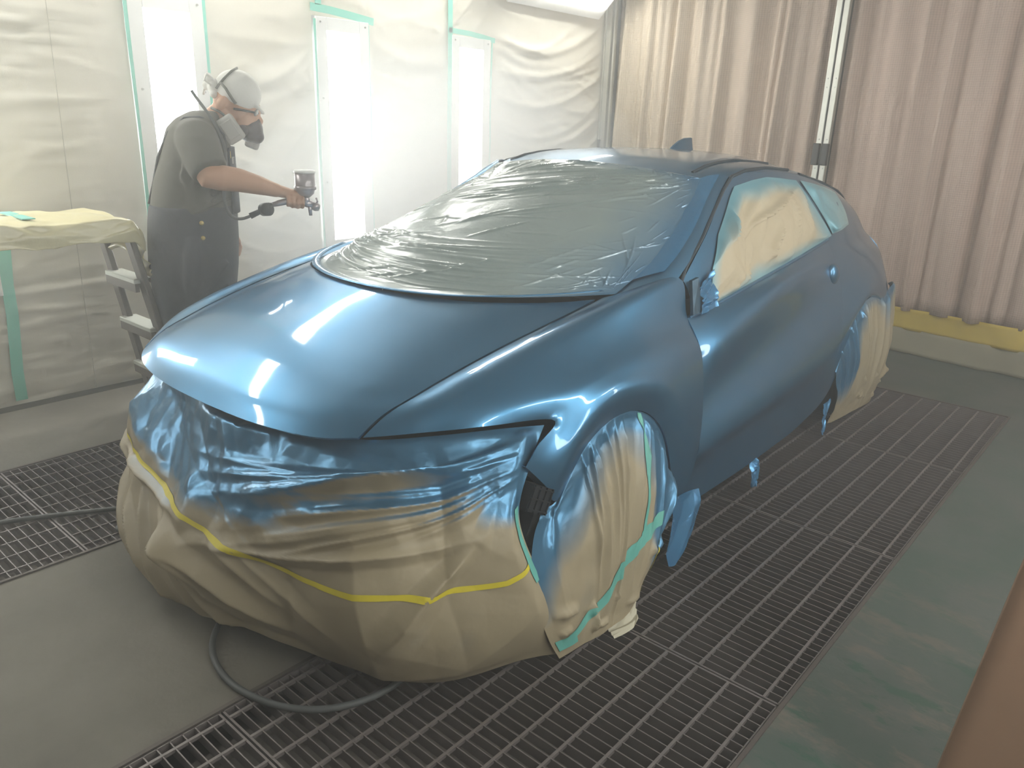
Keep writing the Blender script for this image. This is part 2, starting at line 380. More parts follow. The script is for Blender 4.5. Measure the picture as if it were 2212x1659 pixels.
# floor with two long grating pits cut in it
GR = (-1.655, -.548); GL = (-3.635, -2.70); GY1 = 4.965; GY0 = -1.33
fl = MB()
def floorrect(x0, x1, y0, y1): fl.box(((x0+x1)/2, (y0+y1)/2, -.06), (x1-x0, y1-y0, .12))
floorrect(XL-.1, GL[0], YF, YB); floorrect(GL[1], GR[0], YF, YB); floorrect(GR[1], XR+.1, YF, YB)
for a, b in (GL, GR):
    floorrect(a, b, GY1, YB); floorrect(a, b, YF, GY0)
tag(fl.build('floor', M['floor']), kind='structure')
pit = MB()
for a, b in (GL, GR):
    pit.box(((a+b)/2, (GY0+GY1)/2, -.20), (b-a+.1, GY1-GY0+.1, .04))
    pit.box((a-.02, (GY0+GY1)/2, -.13), (.04, GY1-GY0+.1, .16)); pit.box((b+.02, (GY0+GY1)/2, -.13), (.04, GY1-GY0+.1, .16))
    pit.box(((a+b)/2, GY0-.02, -.13), (b-a+.1, .04, .16)); pit.box(((a+b)/2, GY1+.02, -.13), (b-a+.1, .04, .16))
tag(pit.build('trim_1', M['pit']), kind='structure')
kerb = MB()
for a, b in (GL, GR):
    for x in (a+.006, b-.006): kerb.box((x, (GY0+GY1)/2, -.02), (.012, GY1-GY0, .052))
    kerb.box(((a+b)/2, GY1-.006, -.02), (b-a, .012, .052))
tag(kerb.build('trim_2', M['frame']), kind='structure')

def grating(x0, x1, y0, y1, rod):
    """one lift-out panel: thin bearing bars across, rods along, a frame of flat bar"""
    m = MB(); z = .002
    n = round((y1-y0)/.0338)
    for i in range(n+1):
        y = y0+.004+(y1-y0-.008)*i/n; wd = .006 if i in (0, n) else .0032
        m.box(((x0+x1)/2, y, z-.016), (x1-x0, wd, .032))
    return m
def rods(m, x0, x1, y0, y1, left):
    if left: xs = [x1-.05-.1*k for k in range(10) if x1-.05-.1*k > x0+.01]
    else: xs = [x1-.045-.1*k for k in range(12) if x1-.045-.1*k > x0+.01]
    for x in xs: m.box((x, (y0+y1)/2, -.002), (.008 if not left else .005, y1-y0-.006, .010))
    for x in (x0+.003, x1-.003): m.box((x, (y0+y1)/2, -.014), (.004, y1-y0-.004, .032))
P = 1.048
srow = ['at the back edge', 'second from the back edge', 'beside the front wheel', 'under the wrapped front corner', 'nearest the camera', 'behind the camera']
lrow = ['far end by the curtain', 'second from the curtain', 'hidden beside the car', 'next to the painter', 'crossed by the air hose', 'front end']
for side, (a, b), lab in (('r', GR, srow), ('l', GL, lrow)):
    off = 0 if side == 'r' else .085
    y1 = GY1-.014
    k = 0
    while y1 > GY0+.3 and k < 6:
        y0 = (GY1-P*(k+1)+off) if side == 'l' or k else GY1-P*(k+1)
        y0 = GY1-P*(k+1)+off
        g = grating(a+.014, b-.014, y0+.002, y1-.002, 0); rods(g, a+.014, b-.014, y0+.002, y1-.002, side == 'l')
        o = g.build('floor_grating', M['steel'])
        tag(o, f"{'right' if side=='r' else 'left'} strip steel floor grating panel, {lab[k]}", 'floor grating', 'floor grating panels')
        y1 = y0; k += 1

# ---- wall lamps, left wall: white metal panel with a recessed tube diffuser
def wall_lamp(yc, lab, wall=-1):
    s = 1 if wall < 0 else -1
    X = (XL+.03) if wall < 0 else (XR-.03)
    t = thing('wall_lamp', lab, 'lamp', (X, yc, 0), 0, 'vertical booth lamps')
    W_, z0, z1 = .205, .60, 2.075; a, c, d = .128, .70, 2.0
    p = MB()
    for (y0, y1, q0, q1) in ((-W_, -a, z0, z1), (a, W_, z0, z1), (-a, a, z0, c), (-a, a, d, z1)):
        p.box((0, (y0+y1)/2, (q0+q1)/2), (.02, y1-y0, q1-q0))
    bevel(p.build('lamp_panel', M['white'], t), .002, 1)
    MB().box((-.012*s, 0, (c+d)/2), (.008, 2*a, d-c)).build('tube_diffuser', M['lamp'], t)
    for y in (-W_+.03, W_-.03):
        for z in (z0+.04, 1.08, 1.6, z1-.03):
            MB().tube([(.010*s, y, z), (.014*s, y, z)], .006, 10).build('screw', M['screw'], t)
    return t
for yc, lab in ((2.19, 'glowing vertical wall lamp directly behind the painter'), (3.34, 'glowing vertical wall lamp right of the spray gun'),
                (4.515, 'glowing vertical wall lamp nearest the corner'), (1.0, 'unseen vertical wall lamp added above the covered bench, left of the frame'), (-.6, 'vertical wall lamp far left of the frame')):  # lamp above the bench is unseen, added to continue the row and help lighting
    wall_lamp(yc, lab)
for yc, lab in ((.9, 'vertical wall lamp on the right wall beside the camera'), (2.6, 'vertical wall lamp on the right wall opposite the door'), (4.3, 'vertical wall lamp on the right wall near the curtain')):
    wall_lamp(yc, lab, 1)
def corner_lamp(x, y0, y1, z, s, lab, q=1.0):
    t = thing('corner_lamp', lab, 'ceiling lamp', (x, (y0+y1)/2, z), 0, 'sloping ceiling corner lamps')
    L = y1-y0; R = Matrix.Rotation(math.radians(45)*s, 3, 'Y')
    MB().box(R @ Vector((0, 0, .03)), (.34, L, .06), R).build('lamp_housing', M['white'], t)
    MB().box(R @ Vector((0, 0, -.008)), (.12*q, L-.08, .012), R).build('tube_diffuser', M['corner'], t)
YS = [(-1.2, 0), (.35, 1.55), (1.9, 3.1), (3.35, 4.55), (4.85, 6.05)]
for i, (a, b) in enumerate(YS):
    corner_lamp(XL+.20, a, b, 2.56 if i < 4 else 2.475, -1, ['corner lamp over the front end of the left wall', 'corner lamp above the covered bench', 'corner lamp above the painter', 'corner lamp above the windshield side', 'corner lamp glowing at the top edge by the curtain'][i])
for i, (a, b) in enumerate(YS[1:4]):
    corner_lamp(XR-.20, a, b, 2.56, 1, ['corner lamp over the camera', 'corner lamp over the right door side', 'corner lamp right side near the curtain'][i])

# ---- masking sheet bays on the left wall
def bay(y0, y1, z0, z1, seed, lab, arcsL=None, extra=None, step=.018, amp=1.0):
    ny, nz = max(8, int((y1-y0)/step)), max(8, int((z1-z0)/step))
    Y, Z = np.meshgrid(np.linspace(y0, y1, ny), np.linspace(z0, z1, nz), indexing='ij')
    g = np.random.default_rng(seed)
    L = []
    for k in range(int(9*(z1-z0))):
        v = z0+(z1-z0)*g.random(); L.append((y0-.1, y1+.1, v, (.06+.24*g.random())*(y1-y0), (g.random()-.5)*.9*(y1-y0), .014+.03*g.random(), (.002+.0045*g.random())*amp))
    if arcsL: L += arcsL
    D = arcs(Y, Z, L)
    F = []
    for k in range(int(16*(z1-z0)*(y1-y0)+12)):
        s = g.integers(0, 2); ys = y0 if s else y1; zz = z0+(z1-z0)*g.random(); dy = (.15+.5*g.random())*(y1-y0)*(1 if s else -1)
        F.append((ys, zz, ys+dy, zz+(g.random()-.55)*.5, (.02+.02*g.random()), (.004+.006*g.random())*amp))
    if extra: F += extra
    D += folds(Y, Z, F) + .014*facet(Y, Z, 1.8, seed)*amp + .006*facet(Y, Z, 5, seed+1)*amp + .002*facet(Y, Z, 13, seed+2)*amp
    e = smooth01((Y-y0)/.05)*smooth01((y1-Y)/.05)
    X = XL+.004+D*(.25+.75*e)+.004
    X = np.clip(X, XL+.003, None)
    A = np.stack([X, Y, Z], -1)
    o = gridmesh('masking_sheet', A, M['sheet'], None, 0, flip=False)
    tag(o, lab, 'masking sheet', 'white masking sheets on the left wall')
    return o
bay(-2.3, 1.975, .005, 2.75, 3, 'white wrinkled masking sheet behind the covered bench, left of the painter', amp=.8)
bay(2.405, 3.125, .005, 2.75, 5, 'white wrinkled masking sheet between painter lamp and the lamp beside the gun')
bay(3.555, 4.30, .005, 2.75, 8, 'white wrinkled masking sheet between the two lamps right of the gun')
bay(4.735, 6.27, .005, 2.75, 9, 'white masking sheet with hanging swags next to the curtain', arcsL=[(4.74, 6.36, v, .22+.05*math.sin(v*9), .30, .03, .014) for v in (1.15, 1.35, 1.5, 1.72, 1.9, 2.15)])
bay(1.975, 2.405, 2.08, 2.75, 21, 'white masking sheet strip above the lamp behind the painter')
bay(3.125, 3.555, 2.08, 2.75, 22, 'white masking sheet strip above the lamp beside the gun', extra=[(3.16, 2.1, 3.5, 2.6, .03, .012), (3.55, 2.1, 3.3, 2.7, .03, .012)])
bay(4.30, 4.735, 2.08, 2.75, 23, 'white masking sheet strip above the lamp nearest the corner', extra=[(4.3, 2.1, 4.7, 2.5, .03, .012)])
for (a, b, s_, l_) in ((1.975, 2.405, 31, 'behind the painter'), (3.125, 3.555, 32, 'beside the gun'), (4.30, 4.735, 33, 'nearest the corner')):
    bay(a, b, .005, .60, s_, 'white masking sheet strip below the lamp '+l_)
# seams where two widths of sheet are joined
for (pts, lab) in (([(1.62, 2.75), (1.60, 1.7), (1.585, 1.0), (1.575, .03)], 'faint dark joint line in the sheet left of the painter'),):
    m = MB(); m.tube([(XL+.022, y, z) for y, z in pts], .0018, 6); tag(m.build('sheet_seam', M['seam']), lab, 'seam')

def tape(pts, wd, m, lab, name='masking_tape', off=.034):
    """a strip of tape on the left wall; pts are (y, z)"""
    k = MB(); n = len(pts)
    vs = []
    for i, (y, z) in enumerate(pts):
        a = pts[max(0, i-1)]; b = pts[min(n-1, i+1)]; dy, dz = b[0]-a[0], b[1]-a[1]; L = math.hypot(dy, dz); ny, nz = -dz/L*wd/2, dy/L*wd/2
        vs += [(XL+off, y+ny, z+nz), (XL+off, y-ny, z-nz), (XL+off+.002, y+ny, z+nz), (XL+off+.002, y-ny, z-nz)]
    fs = []
    for i in range(n-1):
        q = i*4; fs += [(q+2, q+3, q+7, q+6), (q, q+4, q+5, q+1), (q, q+2, q+6, q+4), (q+1, q+5, q+7, q+3)]
    k.add(vs, fs); o = k.build(name, m); return tag(o, lab, 'tape', 'tape strips along the sheets')
G_ = M['tape_green']
def vt(y, z0, z1, wd, lab, dy=0.0): return tape([(y+dy*t/6+.004*math.sin(t*2.1+y*7), z0+(z1-z0)*t/6) for t in range(7)], wd, G_, lab)
vt(1.978, .03, 2.74, .022, 'green tape strip down the left edge of the painter lamp panel')
vt(2.402, .03, 2.74, .022, 'green tape strip down the right edge of the painter lamp panel')
vt(3.128, .03, 2.06, .020, 'green tape strip down the left edge of the lamp beside the gun')
vt(3.545, .6, 2.06, .014, 'green tape strip down the right edge of the lamp beside the gun')
vt(3.16, 2.14, 2.74, .045, 'green tape strip rising above the lamp beside the gun')
vt(4.292, .03, 2.74, .045, 'long green tape strip left of the lamp nearest the corner')
vt(4.735, .6, 2.06, .014, 'green tape strip down the right edge of the lamp nearest the corner')
tape([(3.10, 2.125), (3.25, 2.118), (3.40, 2.105), (3.59, 2.085)], .045, G_, 'green tape strip across the top of the lamp beside the gun')
tape([(4.28, 2.105), (4.5, 2.10), (4.63, 2.09), (4.77, 2.075)], .035, G_, 'green tape strip across the top of the lamp nearest the corner')
vt(1.20, .05, .95, .055, 'green tape strip on the sheet below the covered bench', .05)
tape([(-2.2, .012), (0, .012), (1.0, .014), (1.96, .014)], .03, M['strap'], 'dark grey tape strip along the foot of the wall sheet')  # narrow dark strip where wall sheet and floor meet

# ---- curtains across the back, on a slightly slanted line
def yb(x): return 5.83-.11*x
cdir = Vector((1, -.11, 0)).normalized(); cn = Vector((-.11, -1, 0)).normalized()
def curtain(x0, x1, z0, z1, seed, lab, fold_n, amp):
    n = int((x1-x0)/.008); X = np.linspace(x0, x1, n); Zs = np.linspace(z0, z1, 26)
    XX, ZZ = np.meshgrid(X, Zs, indexing='ij')
    g = np.random.default_rng(seed); D = np.zeros_like(XX)
    for k in range(fold_n):
        c = x0+(x1-x0)*g.random(); wd = .028+.055*g.random(); a = amp*(.3+g.random()); sl = (g.random()-.5)*.05; br = .6+.8*g.random()
        top = g.random()
        D += a*np.exp(-((XX-c-sl*(ZZ-1.5)-.01*np.sin(ZZ*2+k))/(wd*(br+(1-br)*ZZ/2.6)))**2)*(.45+.55*smooth01((ZZ if top > .5 else 2.6-ZZ)/1.6))
    D += .013*np.sin(XX*34+1.6*np.sin(XX*7)+.25*ZZ)+.009*np.sin(XX*63+2*np.sin(XX*5)-.3*ZZ)
    D -= D.mean()
    A = np.stack([XX+cn.x*D, yb(XX)+cn.y*D, ZZ], -1)
    o = gridmesh('mesh_curtain', A, M['curtain'], None, .003, flip=True)
    return tag(o, lab, 'curtain', 'booth curtains')
PX = -2.232
c1 = curtain(-4.335, PX-.05, .30, 2.72, 41, 'beige mesh curtain between the corner post and the folding track', 60, .034)
c2 = curtain(PX+.045, XR-.02, .30, 2.72, 42, 'pinkish beige mesh curtain right of the folding track', 74, .030)
def hemband(x0, x1, z0, z1, m, name, par, amp, seed, out=0.0):
    X = np.linspace(x0, x1, int((x1-x0)/.02)); Z = np.linspace(z0, z1, 8); XX, ZZ = np.meshgrid(X, Z, indexing='ij')
    D = amp*np.sin(XX*9+seed)+amp*.6*np.sin(XX*23+seed*2+ZZ*6)+.02*facet(XX, ZZ, 5, seed)+out*(z1-ZZ)/(z1-z0)
    return gridmesh(name, np.stack([XX+cn.x*D, yb(XX)+cn.y*D, ZZ], -1), m, par, .002, flip=True)
for c, a, b in ((c1, -4.33, PX-.05), (c2, PX+.045, XR-.02)):
    hemband(a, b, .16, .315, M['yhem'], 'yellow_hem', c, .006, 3)
    hemband(a, b, .004, .17, M['ghem'], 'floor_skirt', c, .010, 5, .05)
# folding track: two aluminium profiles with black handles, leaning together
t = thing('folding_door_post', 'pair of white aluminium profiles with black handles between the curtains', 'door post', (PX, yb(PX)-.04, 0), math.atan2(-.11, 1))
for s, nm in ((-1, 'left'), (1, 'right')):
    p = MB(); p.box((s*.027, 0, 1.37), (.045, .035, 2.72)); bevel(p.build('post_profile', M['alu'], t), .004, 2)
    h = MB(); h.box((s*.034, -.024, 1.335), (.050, .03, .155)); bevel(h.build('handle', M['black'], t), .005, 2)
    for z in (1.10, 1.235, 1.44, 1.80, 1.86): MB().tube([(s*.03, -.0175, z), (s*.03, -.021, z)], .005, 8).build('rivet', M['screw'], t)
MB().box((0, -.012, 1.37), (.006, .02, 2.70)).build('rubber_seal', M['black'], t)
# corner post where sheet and curtain meet
p = MB(); xq = -4.36; p.box((xq, yb(xq)-.05, 1.39), (.05, .05, 2.78)); p.box((xq+.045, yb(xq)-.035, 1.39), (.02, .03, 2.78)); p.box((xq-.03, yb(xq)-.07, 1.39), (.015, .03, 2.78))
tag(p.build('trim_3', M['alu']), kind='structure')
tag(MB().box((xq-.012, yb(xq)-.10, 1.28), (.02, .02, .16)).build('post_handle', M['black']), 'dark latch on the corner post behind the roof', 'latch')
# ================================================================== THE CAR
car = thing('car', 'blue metallic sports coupe in fresh basecoat, glass and front masked with film and paper', 'car', (-2.087, 1.948, 0), math.radians(1.437))
# front clip: rows run from the leading edge to the cowl / door seam, columns from the centre line to the wheel arch
F = [
 [(0,-.926,.696),(0,-.875,.748),(0,-.79,.797),(0,-.70,.836),(0,-.60,.873),(0,-.50,.907),(0,-.41,.936),(0,-.326,.960)],
 [(.25,-.919,.700),(.25,-.867,.750),(.25,-.778,.797),(.25,-.685,.834),(.25,-.582,.869),(.25,-.478,.903),(.25,-.383,.933),(.25,-.292,.959)],
 [(.45,-.881,.706),(.45,-.825,.757),(.46,-.74,.795),(.465,-.64,.829),(.47,-.53,.863),(.475,-.41,.898),(.48,-.29,.930),(.48,-.175,.958)],
 [(.575,-.815,.720),(.585,-.74,.765),(.60,-.63,.800),(.615,-.50,.836),(.63,-.35,.871),(.645,-.18,.904),(.655,-.01,.932),(.66,.13,.956)],
 [(.69,-.70,.733),(.695,-.625,.787),(.705,-.50,.832),(.72,-.37,.863),(.74,-.22,.893),(.75,-.03,.930),(.758,.21,.964),(.752,.49,.992)],
 [(.79,-.57,.741),(.81,-.485,.772),(.825,-.385,.797),(.835,-.26,.820),(.842,-.10,.840),(.836,.08,.852),(.816,.30,.853),(.795,.505,.850)],
 [(.862,-.385,.728),(.870,-.370,.742),(.88,-.33,.762),(.888,-.24,.787),(.893,-.12,.802),(.893,.06,.797),(.883,.28,.770),(.86,.52,.722)],
 [(.893,-.485,.686),(.905,-.455,.640),(.915,-.405,.622),(.922,-.28,.710),(.925,-.12,.752),(.925,.135,.695),(.924,.31,.540),(.922,.44,.370)],
 [(.898,-.535,.645),(.905,-.450,.560),(.905,-.400,.500),(.905,-.27,.622),(.905,-.12,.672),(.905,.065,.637),(.905,.226,.487),(.905,.330,.170)],
]
G = np.array(F).transpose(1, 0, 2)
k = 7
A = patch(G, k, k)
cols = lambda a, b, g0=0, g1=0: slice(a*k+g0, b*k+1-g1)
PT = M['paint']
hood = np.concatenate([mirror(A[:, 1:3*k+1])[:, ::-1], A[:, 0:3*k+1]], axis=1).copy()
# shut line: pull the hood edge in a hair and turn its rim down
for s_, e in ((0, 1), (-1, -2)): hood[:, s_] = hood[:, s_]*.65+hood[:, e]*.35 - np.array([0, 0, .0015])
gridmesh('hood', hood, PT, car, .010, flip=True)
for sgn, nm in ((1, 'left'), (-1, 'right')):
    B = A[:, 3*k:].copy(); B[:, 0] = B[:, 0]*.75+B[:, 1]*.25
    # lip of the wheel arch turned inward
    lip = B[:, -1:].copy()*np.array([1, 1, 1.0]) - np.array([.045, 0, 0]); B = np.concatenate([B, lip], axis=1)
    if sgn < 0: B = mirror(B)
    gridmesh('front_fender', B, PT, car, .0022, flip=(sgn > 0))
# side: rows from the door seam to the tail, columns from the belt line to the sill
D = [
 [(.795,.505,.850),(.789,.65,.858),(.785,.9,.882),(.78,1.2,.912),(.775,1.55,.947),(.765,1.95,.990),(.74,2.35,1.022),(.71,2.62,1.020),(.685,2.80,.998),(.655,2.92,.965)],
 [(.832,.51,.792),(.835,.645,.812),(.832,.9,.852),(.825,1.2,.897),(.810,1.55,.928),(.785,1.94,.955),(.763,2.34,.975),(.738,2.62,.965),(.712,2.81,.945),(.708,2.935,.915)],
 [(.86,.52,.722),(.872,.64,.757),(.868,.9,.805),(.857,1.2,.865),(.842,1.55,.895),(.820,1.93,.900),(.815,2.33,.900),(.802,2.62,.885),(.785,2.82,.865),(.765,2.95,.85)],
 [(.878,.50,.560),(.872,.63,.575),(.862,.9,.61),(.856,1.2,.65),(.857,1.55,.70),(.866,1.95,.755),(.885,2.35,.78),(.88,2.62,.76),(.86,2.82,.73),(.82,2.97,.70)],
 [(.922,.44,.370),(.925,.65,.388),(.926,.9,.402),(.926,1.2,.420),(.925,1.55,.440),(.925,1.90,.500),(.925,2.33,.690),(.92,2.62,.62),(.90,2.82,.55),(.85,2.97,.52)],
 [(.905,.40,.30),(.908,.65,.315),(.910,.9,.325),(.910,1.2,.335),(.910,1.55,.345),(.915,1.92,.43),(.918,2.33,.675),(.915,2.64,.59),(.89,2.83,.46),(.845,2.97,.42)],
 [(.905,.33,.17),(.912,.65,.165),(.915,.9,.160),(.915,1.2,.160),(.91,1.55,.165),(.905,1.97,.25),(.90,2.33,.66),(.90,2.66,.55),(.88,2.84,.35),(.84,2.97,.30)],
]
GD = np.array(D).transpose(1, 0, 2)
kd = 7
AD = patch(GD, kd, kd)
for sgn in (1, -1):
    a = AD[:5*kd+1+1].copy(); a[0] = a[0]*.975+a[1]*.025
    b = AD[5*kd+1:].copy(); b[0] = b[0]*.985+b[1]*.015
    tail = b[-1:].copy()*np.array([.97, 1, 1])+np.array([-.03, .06, 0]); b = np.concatenate([b, tail])
    if sgn < 0: a, b = mirror(a), mirror(b)
    gridmesh('door', a, PT, car, .0022, flip=(sgn > 0)); gridmesh('quarter_panel', b, PT, car, .0022, flip=(sgn > 0))
# greenhouse side: belt to roof rail
T0 = [(.792,.535,.852),(.785,.75,.868),(.78,1.2,.912),(.775,1.6,.953),(.765,1.98,.993),(.74,2.35,1.022),(.71,2.62,1.020),(.685,2.80,.998),(.655,2.92,.965)]
T1 = [(.742,.545,.975),(.692,.80,1.115),(.615,1.12,1.300),(.615,1.45,1.322),(.615,1.86,1.297),(.603,2.27,1.238),(.585,2.58,1.185),(.562,2.76,1.145),(.53,2.90,1.11)]
Tm = [tuple(np.array(a)*.5+np.array(b)*.5+np.array([.018,0,0])) for a, b in zip(T0, T1)]
GS = np.array([T0, Tm, T1]).transpose(1, 0, 2); AS = patch(GS, 7, 7)
for sgn in (1, -1):
    gridmesh('side_window_frame', AS if sgn > 0 else mirror(AS), PT, car, .004, flip=(sgn < 0))
# A pillars
PI_ = [(.668,.20,.958),(.64,.50,1.045),(.61,.68,1.125),(.575,.85,1.212),(.54,1.0,1.299)]
PO_ = [(.752,.49,.992),(.722,.66,1.066),(.684,.82,1.145),(.645,.95,1.225),(.603,1.13,1.312)]
Pm_ = [tuple(np.array(a)*.5+np.array(b)*.5+np.array([.012,-.012,.010])) for a, b in zip(PI_, PO_)]
AP = patch(np.array([PI_, Pm_, PO_]).transpose(1, 0, 2), 6, 6)
for sgn in (1, -1): gridmesh('windshield_pillar', AP if sgn > 0 else mirror(AP), M['film_blue'] if False else PT, car, .006, flip=(sgn > 0))
# roof
Rf = [
 [(0,.93,1.338),(0,1.15,1.374),(0,1.45,1.392),(0,1.85,1.385),(0,2.25,1.343),(0,2.65,1.278),(0,2.98,1.205),(0,3.12,1.155)],
 [(.3,.955,1.327),(.3,1.15,1.364),(.3,1.43,1.383),(.3,1.85,1.371),(.3,2.25,1.325),(.3,2.65,1.262),(.3,2.95,1.195),(.3,3.08,1.150)],
 [(.485,.985,1.310),(.485,1.14,1.345),(.485,1.40,1.364),(.485,1.85,1.337),(.48,2.27,1.280),(.47,2.65,1.216),(.46,2.90,1.160),(.45,3.02,1.128)],
 [(.54,1.0,1.299),(.572,1.15,1.327),(.582,1.40,1.342),(.582,1.85,1.316),(.572,2.27,1.258),(.558,2.62,1.200),(.538,2.85,1.150),(.515,2.98,1.118)],
 [(.603,1.13,1.308),(.610,1.25,1.318),(.614,1.45,1.323),(.614,1.86,1.298),(.603,2.27,1.240),(.585,2.58,1.187),(.562,2.76,1.147),(.535,2.90,1.108)],
]
AR = patch(np.array(Rf).transpose(1, 0, 2), 8, 6)
roof = np.concatenate([mirror(AR[:, 1:])[:, ::-1], AR], axis=1)
# pressed channels along both roof rails
Cc = AR.shape[1]
for q in (12,):
    for c in (Cc-1+q, Cc-1-q): roof[4:, c, 2] -= .010
gridmesh('roof', roof, PT, car, .006, flip=True)
# tail: hatch and rear bumper, closing the body behind
tl = np.array([[(0,3.12,1.150),(.3,3.08,1.145),(.515,2.975,1.115),(.535,2.90,1.105)],
               [(0,3.19,.98),(.35,3.14,.98),(.58,3.02,.97),(.655,2.92,.965)],
               [(0,3.24,.80),(.4,3.19,.80),(.68,3.06,.82),(.765,2.95,.85)],
               [(0,3.25,.55),(.4,3.20,.55),(.74,3.08,.55),(.85,2.98,.52)],
               [(0,3.20,.30),(.4,3.16,.30),(.74,3.05,.30),(.84,2.98,.30)]])
TA = patch(tl, 6, 6); TA = np.concatenate([mirror(TA[:, 1:])[:, ::-1], TA], axis=1)
gridmesh('tailgate', TA, PT, car, .006, flip=True)
# black gaps: roof-rail mouldings, door-frame seal, rear spoiler edge
for sgn in (1, -1):
    mm = lambda L: [(x*sgn, y, z) for x, y, z in L]
    m = MB(); m.tube(mm([(.745,.515,.945),(.735,.57,1.018),(.702,.745,1.105),(.663,.90,1.190),(.632,1.03,1.262),(.612,1.14,1.311),(.606,1.28,1.331),(.600,1.5,1.337),(.598,1.78,1.320)]), .0075, 8)
    m.build('door_seal', M['seal'], car)
    m = MB(); m.tube(mm([(.487,1.03,1.322),(.487,1.13,1.344),(.487,1.26,1.358),(.487,1.42,1.3655),(.487,1.8,1.343)]), .0065, 8); m.build('roof_moulding', M['seal'], car)
    m = MB(); m.tube(mm([(.608,1.9,1.300),(.595,2.3,1.243),(.578,2.62,1.186),(.555,2.80,1.143),(.53,2.93,1.106),(.515,3.0,1.09)]), .006, 8); m.build('spoiler_edge', M['seal'], car)
    m = MB(); m.tube(mm([(.792,.52,.850),(.792,.75,.866),(.787,1.2,.910),(.782,1.6,.951),(.772,1.98,.991)]), .008, 8); m.build('belt_moulding', PT, car)
    # mirror mount: bare triangle in front of the side window
    m = MB(); q = np.array(mm([(.800,.515,.862),(.803,.575,.866),(.772,.585,.985),(.762,.555,.975)]))
    q2 = q+np.array([.012*sgn, 0, 0]); m.add(list(q)+list(q2), [(0,1,2,3),(4,7,6,5),(0,4,5,1),(1,5,6,2),(2,6,7,3),(3,7,4,0)]); m.build('mirror_mount', M['mount'], car)
    # door handle: a shell over a rounded recess
    m = MB(); m.ell((.838*sgn, 1.925, .835), (.030, .062, .052), Matrix.Rotation(math.radians(-35), 3, 'X')); m.build('door_handle', PT, car, True)
# shark fin
Fn = []
for (y, h, wd) in ((1.70,.0,.004),(1.745,.022,.012),(1.80,.044,.016),(1.86,.058,.017),(1.915,.060,.015),(1.93,.058,.012)):
    for s in (-1, 1): Fn += [(s*wd*1.4, y, 1.383), (s*wd*.45, y+.0, 1.386+h)]
m = MB(); n = 6; fs = []
for i in range(n-1):
    a = i*4; fs += [(a, a+4, a+5, a+1), (a+2, a+3, a+7, a+6), (a+1, a+5, a+7, a+3)]
fs.append((20, 22, 23, 21)); m.add(Fn, fs); bevel(m.build('antenna', PT, car, False), .003, 2)
# floor pan and inner structure (keeps light out of the shell), wheels
m = MB(); m.box((0, 1.2, .24), (1.50, 3.3, .06)); m.box((0, -.36, .48), (1.24, .70, .32)); m.box((0, 1.45, .62), (1.36, 2.1, .50)); m.box((0, 2.45, .7), (1.3, .8, .5))
m.build('underbody', M['black'], car)
m = MB()
for s in (1, -1): m.box((s*.66, -.48, .56), (.20, .14, .06)); m.box((s*.79, -.43, .53), (.10, .06, .09))
m.build('bumper_brace', M['black'], car)
for x in (.79, -.79):
    for y in (-.09, 2.36):
        q = MB(); R_, hw = .305, .095
        prof = [(-hw, .20), (-hw, R_-.03), (-hw*.82, R_-.006), (-hw*.4, R_), (hw*.4, R_), (hw*.82, R_-.006), (hw, R_-.03), (hw, .20)]
        vs = []; fs = []; n = 40
        for j in range(n):
            a = 2*PI*j/n
            for (px, pr) in prof: vs.append((x+px, y+pr*math.cos(a), R_+pr*math.sin(a)))
        for j in range(n):
            for i in range(8): fs.append((j*8+i, j*8+(i+1) % 8, ((j+1) % n)*8+(i+1) % 8, ((j+1) % n)*8+i))
        q.add(vs, fs); wob = q.build('tyre', M['rubber'], car, True)
        MB().tube([(x-.06, y, R_), (x+.06, y, R_)], .20, 28).build('wheel_hub', M['alu'], wob)

# ---- windshield film, pulled tight from cowl to roof
rows = []; S_L = (-1, -.95, -.85, -.65, -.36, 0, .36, .65, .85, .95, 1)
pin = np.array(PI_)
for t_, bulge in ((0,0),(.06,.004),(.16,.008),(.33,.018),(.5,.025),(.67,.025),(.84,.016),(.95,.006),(1,0)):
    row = []
    E_ = crspl(np.array([0,.31,.58,.80,1.0]), pin, np.array([t_]))[0]
    for s_ in S_L:
        x = .668*s_; B0 = np.array([x, min(-.326+.466*x*x+1.231*x**4, .2)+.004, .964+.037*x*x-.006*s_*s_-.001])
        T_ = np.array([.54*s_, .93+.07*s_*s_, 1.341-.042*s_*s_]); p = B0*(1-t_)+T_*t_
        B1 = np.array([.668, .131, .9735]); T1_ = np.array([.54, 1.0, 1.299])
        cor = (E_+np.array([.006, 0, .001])-(B1*(1-t_)+T1_*t_)); cor[0] *= 1 if s_ >= 0 else -1
        e = 1-abs(s_)**4; well = -.016*math.exp(-((t_-.07)/.07)**2)*e if t_ > .02 else 0
        row.append(p+cor*abs(s_)**3+np.array([0, -.5, .8])*bulge*e*1.3+np.array([0, 0, well]))
    rows.append(row)
AW = patch(np.array(rows), 34, 32)
R_, C_ = AW.shape[:2]
u = np.linspace(-.7, .7, C_)[None, :].repeat(R_, 0); v = np.linspace(0, 1.3, R_)[:, None].repeat(C_, 1)
g = np.random.default_rng(5); FL = []
for k_ in range(26): # pulls fanning from the upper right corner
    a = .35+.25*g.random(); b_ = 1.05+.22*g.random(); L_ = .3+.8*g.random(); an = math.radians(200+28*g.random()); FL.append((a, b_, a+L_*math.cos(an), b_+L_*math.sin(an), .008+.016*g.random(), .006+.007*g.random()))
for k_ in range(20): # long pulls from the lower left corner
    a = -.66+.06*g.random(); b_ = .22+.25*g.random(); L_ = .5+.9*g.random(); an = math.radians(-14+26*g.random()); FL.append((a, b_, a+L_*math.cos(an), b_+L_*math.sin(an), .010+.020*g.random(), .006+.009*g.random()))
